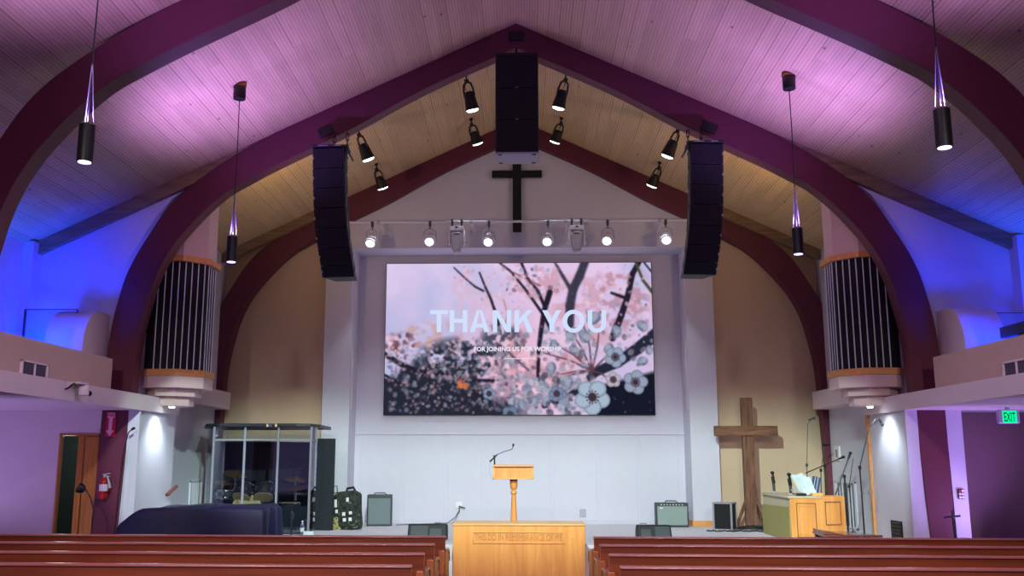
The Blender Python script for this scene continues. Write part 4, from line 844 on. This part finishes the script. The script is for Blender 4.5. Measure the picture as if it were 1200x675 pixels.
def amp(c, W, H, D, name, lab, cloth, rot=0, handle=True, logo=False, y=17.2, tilt=0, cat='amplifier', body='dark_grey'):
    R = rotz(rot)@rotx(tilt); t = thing(name, lab, cat, (c[0], c[1], .45)); P = lambda x, yy, z: Vector((c[0], c[1], .45))+R@Vector((x, yy, z))
    MB().obox(P(0, 0, H/2), (W, D, H), R).build('cabinet', body, t, bevel=.015)
    MB().obox(P(0, -D/2-.004, H/2-.015), (W-.05, .014, H-.10), R).build('speaker_cloth', cloth, t, bevel=.004)
    if handle: MB().tube([P(-.12, 0, H-.005), P(-.09, 0, H+.028), P(.09, 0, H+.028), P(.12, 0, H-.005)], .010, 8).build('handle', 'dark_grey', t)
    return t, P, R
p = at(443, 615, z=.45); a, b = at(426.5, 580, y=17.45), at(459, 579, y=17.45)
t, P, R = amp(((a.x+b.x)/2+.02, 17.6), b.x-a.x-.06, .57, .32, 'guitar_amplifier', 'tall grey-fronted guitar amplifier beside the camouflage bag', 'amp_cloth_dark', .10, tilt=-.0)
a, b = at(769, 590, y=17.45), at(807, 591, y=17.45)
t, P, R = amp(((a.x+b.x)/2, 17.6), b.x-a.x, .44, .26, 'guitar_amplifier', 'wide low guitar amplifier with grey-green cloth by the white pilaster', 'amp_cloth', -.02, tilt=-.03)
MB().obox(P(0, -.135, .40), (b.x-a.x-.03, .012, .04), R).build('control_panel', 'dark_grey', t)
for k in range(8): MB().cyl(P(-.2+k*.055, -.14, .40), P(-.2+k*.055, -.155, .40), .010, n=10).build('knob', 'label_white', t)
MB().obox(P(-.2, -.145, .34), (.055, .006, .02), R).build('logo_plate', 'label_white', t)
# flight case
a, b = at(838.5, 588, y=16.7), at(858, 588, y=16.7)
t = thing('flight_case', 'black flight case with silver edges beside the big wooden cross', 'case', (3.6, 16.85, .45)); R = rotz(-.5)
c0 = Vector(((a.x+b.x)/2+.04, 16.85, .45)); P = lambda x, y, z: c0+R@Vector((x, y, z)); W_, D_, H_ = .34, .30, .48
MB().obox(P(0, 0, H_/2+.0), (W_-.02, D_-.02, H_-.02), R).build('body', 'black_matte', t)
mb = MB()
for sx in (-1, 1):
    for sy in (-1, 1): mb.obox(P(sx*(W_/2-.012), sy*(D_/2-.012), H_/2), (.032, .032, H_), R)
    for z in (.012, H_-.012): mb.obox(P(sx*(W_/2-.012), 0, z), (.032, D_, .028), R)
for sy in (-1, 1):
    for z in (.012, H_-.012): mb.obox(P(0, sy*(D_/2-.012), z), (W_, .032, .028), R)
mb.build('edge_trim', 'alu', t, bevel=.003)
# gig bag in camouflage cloth
t = thing('gig_bag', 'camouflage and black gig bag with white prints leaning by the black panel', 'bag', (-3.05, 16.6, .45))
R = rotz(-.25)@roty(-.10)@rotx(-.08); c0 = Vector((-3.0, 16.62, .45)); P = lambda x, y, z: c0+R@Vector((x, y, z))
def soft(W_, D_, H_, off, seed):
    m = MB(); nx, nz = 14, 18; rr = random.Random(seed); n = 28; rows = []
    for i in range(nz+1):
        f = i/nz; z = H_*f; tw = 1-.35*max(0, (f-.88)/.12)**2-.10*max(0, (.08-f)/.08)
        for k in range(n):
            a_ = 2*PI*k/n; e = 4; cx_ = math.copysign(abs(math.cos(a_))**(2/e), math.cos(a_)); cy_ = math.copysign(abs(math.sin(a_))**(2/e), math.sin(a_))
            wob = 1+.02*math.sin(5*f+a_*3+seed)
            m.v.append(P(off[0]+cx_*W_/2*tw*wob, off[1]+cy_*D_/2*tw*wob, off[2]+z))
    for i in range(nz):
        for k in range(n): m.f.append((i*n+k, i*n+(k+1) % n, (i+1)*n+(k+1) % n, (i+1)*n+k))
    m.f.append(tuple(range(n-1, -1, -1))); m.f.append(tuple(range(nz*n, (nz+1)*n))); return m
soft(.50, .26, .66, (0, 0, 0), 1).build('body', 'bag_dark', t, smooth=60)
soft(.36, .06, .50, (.06, -.14, .05), 2).build('front_pocket', 'bag_dark', t, smooth=60)
soft(.16, .05, .22, (-.16, -.13, .0), 3).build('lower_pocket', 'camo_yellow', t, smooth=60, label='yellow camouflage lower pocket')
MB().tube([P(-.02, 0, .64), P(.0, 0, .71), P(.12, 0, .72), P(.16, 0, .64)], .022, 8).build('top_handle', 'bag_dark', t)
MB().tube([P(-.24, -.05, .60), P(-.29, -.1, .45), P(-.27, -.1, .25), P(-.24, -.05, .12)], .016, 8).build('shoulder_strap', 'black', t)
mb = MB()
for (x, z, w_, h_) in ((.08, .50, .05, .07), (.0, .26, .06, .06), (.13, .27, .06, .05), (.01, .16, .06, .06), (.12, .16, .06, .06)): mb.obox(P(x, -.178, z), (w_, .006, h_), R)
for (x, z, w_, h_) in ((-.17, .46, .05, .14), (-.15, .32, .06, .06)): mb.obox(P(x, -.135, z), (w_, .006, h_), R)
mb.build('white_print', 'label_white', t, bevel=.01)
# black acoustic panel beside the booth
t = thing('acoustic_panel', 'tall black free-standing panel between drum booth and camouflage bag', 'panel', (-3.4, 16.4, .45))
R = rotz(-.2); q = at(379.5, 570, y=16.4); MB().obox((q.x, 16.4, 1.24), (.36, .10, 1.58), R).build('body', 'acoustic_foam', t, bevel=.01); MB().tube([(q.x+.18, 16.33, 1.20), (q.x+.25, 16.31, 1.21), (q.x+.26, 16.31, 1.10), (q.x+.18, 16.33, 1.08)], .009, 6).build('handle', 'black', t)
# drum booth
t = thing('drum_booth', 'clear acrylic drum booth with black roof on the stage', 'drum booth', (-4.25, 15.4, .45))
posts = [(at(u, 550, y=15.4).x, 15.4) for u in (249, 285.5, 325, 363.5)]; xs = [p[0] for p in posts]; zr, zm = 2.20, at(300, 515.5, y=15.4).z
plan = [(xs[0]-.42, 16.3)]+posts+[(xs[3]+.035, 15.72)]
for i in range(len(plan)-1):
    (xa, ya), (xb, yb_) = plan[i], plan[i+1]; d = Vector((xb-xa, yb_-ya, 0)); L = d.length; ang = math.atan2(d.y, d.x); c0 = Vector(((xa+xb)/2, (ya+yb_)/2, 0)); R = rotz(ang)
    MB().obox(c0+Vector((0, 0, (.47+zm)/2)), (L-.03, .008, zm-.47), R).build('clear_panel', 'acrylic', t, smooth=0)
    MB().obox(c0+Vector((0, 0, (zr+zm)/2)), (L-.03, .008, zr-zm), R).build('clear_panel', 'acrylic', t, smooth=0)
    if True: MB().obox(c0+Vector((0, 0, zm)), (L, .02, .028), R).build('hinge_bar', 'mid_grey', t)
for k, (x, y) in enumerate(posts): MB().box(x-.018, x+.018, y-.018, y+.018, .45, zr).build('post', 'post_grey', t, bevel=.004)
rp = [(xs[0]-.5, 16.35), (xs[0]-.18, 15.5), (xs[0]+.1, 15.33), (xs[3]-.25, 15.33), (xs[3]-.02, 15.42), (xs[3]+.06, 15.8), (xs[3]+.0, 17.0), (xs[0]-.45, 17.2)]
MB().prism(rp, zr, zr+.055).build('roof', 'acrylic_roof', t, bevel=.01, smooth=0)
MB().obox((at(317, 497, y=15.32).x, 15.318, zr+.02), (.05, .01, .05)).build('sticker', 'navy_book', t, label='blue sticker'); 
for u in (313.5, 323.5): MB().obox((at(u, 497, y=15.32).x, 15.318, zr+.02), (.03, .01, .05)).build('sticker', 'cream_head', t, label='cream sticker')
for k, (x, lab) in enumerate(((-5.15, 'first'), (-4.45, 'middle'), (-3.80, 'last'))):
    o = MB().box(x-.345, x+.345, 17.05, 17.13, .45, 1.98).build('sound_baffle', 'acoustic_foam', bevel=.01, loc=(x, 17.09, .45)); tag(o, ['dark sound baffle behind the drums, next to the white slatted vent', 'dark sound baffle behind the drums, middle one of three', 'dark sound baffle behind the drums, next to the white pilaster'][k], 'panel', 'sound baffles inside the drum booth')
o = MB().prism([(xs[0]-.40, 16.35), (xs[0]-.38, 17.0), (xs[0]-.32, 17.0), (xs[0]-.34, 16.35)], .45, 1.98).build('sound_baffle', 'acoustic_foam', loc=(xs[0]-.36, 16.7, .45)); tag(o, 'dark sound baffle closing the side of the drum booth by the wall', 'panel')
o = MB().box(xs[0]+.06, xs[3]-.04, 15.50, 15.55, .45, .90).build('lower_baffle', 'acoustic_foam', bevel=.008, loc=(-4.2, 15.5, .45)); tag(o, 'low dark baffle board standing behind the booth front panels', 'panel')
# drum kit
t = thing('drum_kit', 'black drum kit with chrome lugs inside the clear booth', 'drum kit', (-4.4, 16.2, .45))
def drum(x, y, z, r, h, ax, name):
    c0 = Vector((x, y, z)); ax = Vector(ax).normalized(); R = frame_rot(ax)
    s_ = MB().lathe([(r-.004, 0), (r, .01), (r, h-.01), (r-.004, h)], c0, ax, 28).build(name, 'near_black', t)
    MB().lathe([(r+.008, 0), (r+.008, .02), (r, .02), (r, 0)], c0, ax, 28).lathe([(r+.008, h-.02), (r+.008, h), (r, h), (r, h-.02)], c0, ax, 28).build('hoop', 'chrome', s_, smooth=40)
    MB().lathe([(r*.99, -.003), (r*.99, .004)], c0, ax, 28).lathe([(r*.99, h-.004), (r*.99, h+.003)], c0, ax, 28).build('drum_head', 'cream_head', s_)
    mb = MB()
    for k in range(8):
        a_ = 2*PI*k/8; mb.obox(c0+R@Vector((math.cos(a_)*(r+.012), math.sin(a_)*(r+.012), h/2)), (.03, .03, min(h*.45, .08)), R@rotz(a_))
    mb.build('lugs', 'chrome', s_, bevel=.004)
e = at(283, 583, y=16.0); drum(e.x, 15.98, e.z, .155, .24, (.1, .55, .85), 'tom')
e = at(309, 583, y=16.0); drum(e.x, 15.98, e.z, .165, .24, (-.1, .5, .85), 'tom')
e = at(296, 594, y=16.4); drum(e.x, 16.05, .80, .28, .40, (0, 1, 0), 'bass_drum'); drum(e.x+.66, 16.35, .58, .19, .34, (0, 0, 1), 'floor_tom')
drum(e.x-.48, 16.4, .98, .17, .14, (0, .1, 1), 'snare')
for (u, v, r, tl) in ((276, 556, .22, .25), (263, 566, .17, .1), (347, 572, .24, -.1), (346, 562, .2, .15)):
    c0 = at(u, v, y=16.35); st = MB().cyl((c0.x, 16.35, .62), c0+Vector((0, 0, .04)), .011, n=10)
    for a_ in (0, 2.1, 4.2): st.cyl((c0.x, 16.35, .70), (c0.x+.2*math.cos(a_), 16.35+.2*math.sin(a_), .46), .009, n=6)
    for z in (.75, .95, 1.1): st.obox((c0.x, 16.35, z), (.04, .04, .03))
    st = st.build('cymbal_stand', 'chrome', t); MB().lathe([(r, 0), (r*.5, .018), (r*.22, .026), (r*.15, .05), (.01, .055)], c0, (math.sin(tl), -.2, 1), 28).build('cymbal', 'brass', st, smooth=60)
# small things before the booth
p = at(354, 625, y=15.28); t = thing('water_bottle', 'small clear plastic water bottle on the stage by the booth', 'bottle', (p.x, 15.3, .45))
MB().lathe([(.030, 0), (.034, .01), (.034, .14), (.028, .17), (.013, .195), (.013, .21)], (p.x, 15.28, .45), n=16).build('bottle_body', 'bottle_plastic', t, smooth=60); MB().cyl((p.x, 15.28, .66), (p.x, 15.28, .68), .015, n=12).build('cap', 'label_white', t); MB().lathe([(.0345, .06), (.0345, .12)], (p.x, 15.28, .45), n=16).build('wrapper', 'paper', t)
p = at(357, 627, y=15.18); o = MB().obox((p.x+.06, 15.18, .487), (.17, .1, .07), rotz(.2)).build('tissue_box', 'paper', loc=(p.x+.06, 15.18, .45), bevel=.01); tag(o, 'low white box on the stage by the water bottle', 'box')
p = at(341, 627, y=14.6); t = thing('short_microphone_stand', 'short black microphone stand in front of the water bottle', 'microphone stand', (p.x, 14.6, .45)); z1 = at(341.5, 601, y=14.6).z
MB().cyl((p.x, 14.6, .46), (p.x, 14.6, z1-.06), .012).build('pole', 'black', t); MB().lathe([(.1, 0), (.1, .015), (.02, .025)], (p.x, 14.6, .45), n=20).build('base', 'black', t); MB().obox((p.x+.01, 14.6, z1-.05), (.045, .04, .10), roty(.1)).ball((p.x, 14.6, z1), .022, sz=1.4).build('head', 'black', t, bevel=.004)
# floor monitors
def monitor(c, W_, H_, D_, lab, s=1):
    t = thing('floor_monitor', lab, 'loudspeaker', (c.x, c.y, .45), 'wedge monitors at the stage front'); x, y, z = c.x, c.y, .45; h = W_/2
    sd = lambda xx, k: [(xx, y-D_/2, z), (xx, y+D_/2*.9, z), (xx, y+D_/2*.9, z+H_*.55), (xx, y+D_/2*.45, z+H_), (xx, y-D_*.1, z+H_)]
    A = sd(x-h, 0); B = sd(x+h, 0); n = 5
    MB().add(A+B, [tuple(range(n)), tuple(range(2*n-1, n-1, -1))]+[(i, n+i, n+(i+1) % n, (i+1) % n) for i in range(n)]).build('cabinet', 'near_black', t, bevel=.02)
    a_ = math.atan2(H_, D_*.4); R = rotx(-(PI/2-a_)); m_ = Vector((x, y-D_*.30, z+H_*.5)); ln = math.hypot(H_, D_*.4)
    MB().obox(m_+R@Vector((-.12*s, -.012, 0)), (W_*.44, .016, ln*.78), R).build('speaker_grille', 'dark_grey', t, bevel=.005)
    MB().obox(m_+R@Vector((.13*s, -.012, .0)), (W_*.30, .012, ln*.45), R).build('horn_panel', 'dark_grey', t, bevel=.005); MB().tube([(x+.10*s, y+.02, z+H_), (x+.10*s, y+.02, z+H_+.02), (x+.2*s, y+.02, z+H_+.02), (x+.2*s, y+.02, z+H_)], .008, 6).build('handle', 'mid_grey', t)
c = at(501, 629, y=14.5); monitor(Vector((c.x, 14.55, 0)), .60, .235, .36, 'black wedge floor monitor on the drum booth side of the communion table')
c = at(766.5, 629, y=14.5); monitor(Vector((c.x, 14.55, 0)), .52, .235, .38, 'black wedge floor monitor on the wooden cross side of the communion table', -1)
# cables and outlets
o = MB().tube([(-1.16, 18.26, .78), (-1.15, 18.24, .70), (-1.22, 18.20, .58), (-1.36, 18.1, .47), (-1.9, 17.9, .458), (-2.3, 17.7, .457)], .009, 6).build('power_cable', 'dark_grey', loc=(-1.2, 18.2, .46)); tag(o, 'dark power cable drooping from the wall outlet', 'cable')
t = thing('wall_outlet', 'white wall outlet with plugged cable behind the stage floor monitor', 'outlet', (-1.16, 18.3, .78)); MB().box(-1.22, -1.10, 18.29, 18.315, .74, .86).build('plate', 'label_white', t, bevel=.003); MB().obox((-1.10, 18.27, .76), (.12, .03, .02), roty(.3)).build('plug', 'dark_grey', t)
p = at(683, 601, y=18.3); o = MB().box(p.x-.06, p.x+.06, 18.29, 18.315, p.z-.07, p.z+.07).build('wall_outlet', 'pale_grey', loc=(p.x, 18.3, p.z), bevel=.003); tag(o, 'grey wall plate low on the bright wall beside the lectern post', 'outlet')
rr = random.Random(4)
for k, lab in enumerate(('coiled black cable heaped at the foot of the wooden cross', 'loose black cable running in front of the silver-edged flight case')):
    pts = []
    if k == 0:
        for i in range(90): a_ = i*.5; r = .16+.10*math.sin(i*.37); pts.append((4.15+r*1.5*math.cos(a_)+.003*i, 16.75+r*.8*math.sin(a_), .47+.018*abs(math.sin(i*1.3))+.0006*i))
    else:
        for i in range(40): pts.append((3.25+i*.028, 16.45+.06*math.sin(i*.7), .462+.008*math.sin(i*1.9)))
    o = MB().tube(pts, .011, 6).build('floor_cable', 'cable_black', loc=(pts[0][0], pts[0][1], .46)); tag(o, lab, 'cable')
# big wooden cross
yc = 17.2; t = thing('wooden_cross', 'tall rough timber cross standing against the beige wall', 'cross', (4.2, yc, .45))
a, b = at(869, 466, y=yc), at(881, 466, y=yc); f = (a.x+b.x)/2; hw = (b.x-a.x)/2+.005
MB().box(f-hw, f+hw, yc, yc+.14, .47, a.z).build('post', 'rough_timber', t, bevel=.008)
l, r = at(837.5, 499, y=yc), at(911.5, 511, y=yc); MB().box(l.x, r.x, yc-.03, yc+.11, r.z, l.z).build('arm', 'rough_timber_arm', t, bevel=.008)
for (dx, dy) in ((-.32, -.22), (.36, -.2), (-.2, .3), (.3, .3)): MB().tube([(f, yc+.07, 1.02), (f+dx*.25, yc+.07+dy*.25, .98), (f+dx, yc+.07+dy, .47)], .028, 4).build('brace', 'rough_timber', t)
for (dx, dy) in ((.38, 0), (-.38, 0)): MB().obox((f+dx/2, yc+.02, .47), (.42, .07, .05)).build('foot', 'rough_timber', t, bevel=.005)

# ------------------------------------------------------------------ panelled cabinet and what stands on it
yc = 14.45; zt = 1.125; t = thing('sound_cabinet', 'oak panelled cabinet with pale side by the microphone stands', 'cabinet', (4.5, yc, .45))
fl, fm, fr = at(925, 583, y=yc).x, at(962, 583, y=yc+.0).x, at(989.5, 583, y=yc+.15).x
bl_ = at(893.5, 577, z=zt)        # far corner of the pale side
far = (bl_.x+.0, min(bl_.y, 16.9))
MB().hexa([(fl, yc, .45), (fm, yc, .45), (fm, far[1], .45), (far[0], far[1], .45)], [(fl, yc, zt-.03), (fm, yc, zt-.03), (fm, far[1], zt-.03), (far[0], far[1], zt-.03)]).build('body', 'counter_white', t)
dv = Vector((far[0]-fl, far[1]-yc, 0)); nrm = Vector((-dv.y, dv.x, 0)).normalized()
if nrm.x > 0: nrm = -nrm
P0 = Vector((fl, yc, 0))+nrm*.003; P1 = Vector((far[0], far[1], 0))+nrm*.003
MB().hexa([P0+Vector((0, 0, .46)), P1+Vector((0, 0, .46)), P1+nrm*.012+Vector((0, 0, .46)), P0+nrm*.012+Vector((0, 0, .46))], [P0+Vector((0, 0, .96)), P1+Vector((0, 0, .93)), P1+nrm*.012+Vector((0, 0, .93)), P0+nrm*.012+Vector((0, 0, .96))]).build('side_cloth', 'olive_cloth', t, smooth=0, label='olive green side panel')
MB().hexa([(fl-.03, yc-.03, zt-.03), (fm+.0, yc-.03, zt-.03), (fm, far[1]+.03, zt-.03), (far[0]-.03, far[1]+.03, zt-.03)], [(fl-.03, yc-.03, zt), (fm, yc-.03, zt), (fm, far[1]+.03, zt), (far[0]-.03, far[1]+.03, zt)]).build('counter_top', 'counter_white', t, bevel=.004)
MB().box(fl, fm, yc-.02, yc, .45, zt-.03).build('front_panel', 'oak', t, bevel=.003)
def inset(x0, x1, z0, z1, y):
    m = MB()
    for a_, b_, c_, d_ in ((x0, x1, z1-.008, z1), (x0, x1, z0, z0+.008), (x0, x0+.008, z0, z1), (x1-.008, x1, z0, z1)): m.box(a_, b_, y-.008, y, c_, d_)
    return m
inset(fl+.09, fm-.09, .52, zt-.10, yc-.02).build('moulding', 'book_brown', t); inset(fl+.13, fm-.13, .56, zt-.14, yc-.02).build('moulding', 'oak_band', t)
MB().hexa([(fm, yc-.02, .45), (fr, yc+.15, .45), (fr, yc+.6, .45), (fm, yc+.6, .45)], [(fm, yc-.02, zt-.005), (fr, yc+.15, zt-.005), (fr, yc+.6, zt-.005), (fm, yc+.6, zt-.005)]).build('wing', 'oak', t, bevel=.004)
m = inset(fm+.06, fr-.05, .70, zt-.08, 0); ang = math.atan2(.17, fr-fm)
m.v = [Vector((fm+(p.x-fm)*math.cos(ang), yc-.022+(p.x-fm)*math.sin(ang)+p.y, p.z)) for p in m.v]; m.build('wing_moulding', 'book_brown', t)
# microphones in clips on the cabinet
for k, (u, v0, v1, lab) in enumerate(((907.5, 577, 554, 'small black microphone clip stand on the pale cabinet end, farther one'), (927, 580, 556, 'small black microphone clip stand on the cabinet, next to the papers'))):
    yy = 16.2 if k == 0 else 15.2; p = at(u, v0, y=yy); q = at(u-2.5, v1, y=yy); t = thing('clip_stand', lab, 'microphone', (p.x, yy, zt), 'microphone clip stands on the cabinet')
    MB().cyl((p.x, yy, zt), (p.x-.01, yy, q.z-.08), .02, .026, 12).build('pole', 'dark_grey', t); MB().lathe([(.055, 0), (.055, .012), (.02, .02)], (p.x, yy, zt), n=18).build('base', 'pale_grey', t)
    MB().obox((p.x-.01, yy, q.z-.12), (.05, .05, .12), roty(-.15)).build('clip', 'black', t, bevel=.006); MB().ball((q.x, yy, q.z-.0), .035, sz=.8).cyl((q.x, yy, q.z), (p.x-.005, yy, q.z-.09), .018).build('head', 'black', t)
# music stand with papers
ym = 14.9; t = thing('music_papers', 'crumpled white music sheets propped on the cabinet', 'papers', (at(937, 575, y=ym).x, ym, zt))
c = [at(*q, y=ym) for q in ((929, 557), (942, 554.5), (948, 573), (936, 576))]
for k in range(4):
    off = Vector((.03*k-.03, -.02*k, -.015*k)); R = [p+off for p in c]; sub = 6; vs = []; fs = []
    for i in range(sub+1):
        for j in range(sub+1):
            a_, b_ = i/sub, j/sub; p = (R[0]*(1-a_)+R[1]*a_)*(1-b_)+(R[3]*(1-a_)+R[2]*a_)*b_; vs.append(p+Vector((0, .02*math.sin(a_*5+k*2)+.10*b_*-1+.015*math.sin(b_*7+k), .01*math.sin(a_*9+k))))
    for i in range(sub):
        for j in range(sub): q0 = i*(sub+1)+j; fs.append((q0, q0+1, q0+sub+2, q0+sub+1))
    vs2 = [p+Vector((0, .003, 0)) for p in vs]; n = len(vs); MB().add(vs+vs2, fs+[tuple(i+n for i in reversed(f)) for f in fs]).build('sheet', 'paper', t, smooth=60)
MB().obox(at(940, 576, y=ym)+Vector((0, .10, .02)), (.26, .10, .03)).build('holder', 'pale_grey', t)
a, b = at(953, 563, y=ym), at(960, 573, y=ym); t = thing('music_binder', 'navy blue binder standing open beside the white sheets', 'binder', ((a.x+b.x)/2, ym, zt)); R = roty(.22)
z0 = zt+.03; c0 = Vector(((a.x+b.x)/2-.01, ym+.0, (a.z+b.z)/2)); MB().obox(c0, (.13, .02, .25), R).build('cover', 'navy_book', t, bevel=.004)
for dx in (-.025, .02): MB().obox(c0+Vector((dx, -.012, 0)), (.008, .006, .24), R).build('stripe', 'paper', t)
MB().cyl((c0.x+.03, ym+.03, zt), (c0.x, ym+.02, c0.z), .012).build('support', 'dark_grey', t)
p = at(939, 581, y=14.6); o = MB().obox((p.x, 14.6, zt+.02), (.13, .12, .04)).build('small_box', 'black', bevel=.006, loc=(p.x, 14.6, zt)); tag(o, 'small black box on the cabinet top in front of the sheets', 'box')
p = at(957, 581, y=14.7); o = MB().obox((p.x, 14.7, zt+.02), (.16, .14, .04)).build('wooden_tray', 'oak_shelf', bevel=.004, loc=(p.x, 14.7, zt)); tag(o, 'small wooden tray on the cabinet top below the navy binder', 'tray')
# low lacquered table
yt = 12.95; t = thing('low_table', 'low glossy wooden table beside the oak panelled cabinet', 'table', (4.65, yt, 0))
a_, b_, c_ = at(964, 620, y=yt), at(1034, 627, y=yt), at(966, 616, y=13.55); zt_ = b_.z; zl = a_.z
bot = [(a_.x+.02, yt, zt_-.03), (b_.x, yt-.02, zt_-.03), (b_.x-.30, 13.62, zt_-.03), (a_.x+.06, 13.62, zt_-.03)]
MB().hexa(bot, [(p[0], p[1], p[2]+.03) for p in bot]).build('table_top', 'table_lacquer', t, bevel=.006)
lip = [(a_.x-.0, yt-.01, zt_), (a_.x+.30, yt-.01, zt_), (a_.x+.28, 13.55, zt_), (a_.x+.05, 13.55, zt_)]
MB().hexa(lip, [(p[0]+(0 if k in (0, 3) else -.22), p[1], p[2]+.05) for k, p in enumerate(lip)]).build('raised_end', 'table_lacquer', t, bevel=.006)
MB().box(a_.x+.10, b_.x-.36, yt+.06, 13.55, zt_-.13, zt_-.03).build('apron', 'dark_grey', t)
for lx in (a_.x+.10, b_.x-.34):
    for ly in (yt+.06, 13.52): MB().box(lx-.03, lx+.03, ly-.03, ly+.03, 0, zt_-.03).build('leg', 'book_brown', t)
# microphone stands
def mic_stand(y, foot, joints, lab, head=None, r=.009, cross=None, basez=.45, m='black'):
    P = [at(u, v, y=y) for u, v in joints]; f = at(foot[0], foot[1], y=y)
    t = thing('microphone_stand', lab, 'microphone stand', (f.x, y, basez)); MB().tube([(f.x, y, basez+.02)]+P[:1], r*1.3, 8).build('pole', m, t)
    if len(P) > 1: MB().tube(P, r, 8).build('boom', m, t)
    mb = MB()
    for k in range(3): a_ = 2*PI*k/3+.5; mb.cyl((f.x, y, basez+.10), (f.x+.22*math.cos(a_), y+.22*math.sin(a_), basez+.012), .009, n=6)
    mb.build('tripod_base', m, t); MB().obox(P[0], (.035, .035, .05)).build('clutch', m, t)
    if cross: a, b = (at(u, v, y=y-.02) for u, v in cross); MB().tube([a, b], r, 8).build('boom', m, t); head = head or cross[1]
    if head is not None:
        h = at(head[0], head[1], y=y-(.02 if cross else 0)); q = (P[-1] if not cross else a); d = (h-q).normalized() if (h-q).length > .01 else Vector((0, 0, 1))
        MB().cyl(h-d*.10, h, .014, .02, 12).ball(h, .026).build('head', m, t)
    return t
mic_stand(15.9, (946, 583), [(945.5, 545), (946.5, 497), (951, 491)], 'thin tall gooseneck microphone rising behind the white sheets', (954, 490), .006, basez=.45, m='dark_grey')
mic_stand(15.6, (967, 590), [(966.5, 547)], 'black microphone stand with a long boom crossing in front of the maroon arch leg', None, cross=((944, 554.5), (988.5, 535.5)))
mic_stand(15.8, (961, 590), [(962, 551), (966.5, 521.5)], 'slim black microphone pole leaning behind the boom stand, head by the maroon arch leg', (965, 521.5), .006)
mic_stand(15.0, (993.5, 612), [(989.5, 558)], 'black microphone stand with a steep crossed boom behind the low table', None, .011, cross=((979, 580), (996.5, 531)))
mic_stand(15.3, (999, 612), [(995, 570), (1000, 537)], 'thin grey microphone pole next to the steep crossed boom', None, .006, m='dark_grey')
mic_stand(14.12, (1012.5, 614), [(1007.5, 548), (1018, 503), (1026, 491.5), (1031, 492.5)], 'tall black gooseneck microphone arching under the organ tower', (1034, 497.5), .009)
mic_stand(14.35, (1022, 614), [(1019, 577), (1021, 557), (1022, 550)], 'faint slim grey microphone pole close to the orange corner post', None, .005, m='mid_grey')

# ------------------------------------------------------------------ pews
def pew(y, xin, xout, s, lab):
    """bench seen from behind; back face at y, aisle end at xin"""
    t = thing('pew', lab, 'pew', ((xin+xout)/2, y, 0), 'rows of wooden pews'); X0, X1 = sorted((xin, xout)); yy = y
    MB().prism([(yy, .28), (yy+.03, .28), (yy+.0, .885), (yy-.03, .885)], X0, X1, 'X').build('backrest', 'pew_wood', t)
    MB().prism([(yy-.048, .882), (yy-.048, .894), (yy-.040, .903), (yy+.0, .903), (yy+.012, .894), (yy+.012, .882)], X0-.004, X1+.004, 'X').build('cap_rail', 'pew_cap_lit', t, bevel=.004)
    MB().box(X0+.04, X1-.04, yy+.03, yy+.46, .40, .44).build('seat', 'pew_wood', t, bevel=.01)
    MB().box(X0+.04, X1-.04, yy-.032, yy-.022, .50, .53).build('book_rack', 'pew_cap_lit', t)
    for xe in (xin-s*.0, xout):
        a, b = sorted((xe, xe+(s*.045 if xe == xin else -s*.045)))
        e = MB().prism([(yy-.02, 0), (yy+.50, 0), (yy+.50, .60), (yy+.47, .68), (yy+.40, .725), (yy+.05, .735), (yy+.0, .77), (yy-.03, .76)], a-.02, b, 'X').build('end_panel', 'pew_end', t, bevel=.008)
        MB().prism([(yy+.0, .735), (yy+.06, .735), (yy+.40, .722), (yy+.48, .68), (yy+.51, .60), (yy+.525, .61), (yy+.49, .70), (yy+.41, .748), (yy+.06, .762), (yy+.0, .775)], a-.025, b+.008, 'X').build('arm_cap', 'pew_cap_lit', t, bevel=.004)
    return t
rows = [9.55, 8.67, 7.80, 6.92]; ordn = ['nearest the stage', 'second from the stage', 'third from the stage', 'nearest the camera']
for i, y in enumerate(rows):
    pew(y, -.735+(.03 if i == 0 else 0), -5.62, -1, 'dark red wooden pew %s, on the draped piano side' % ordn[i]); pew(y, .775+(.01 if i == 0 else 0), 5.62, 1, 'dark red wooden pew %s, on the wooden cross side' % ordn[i])
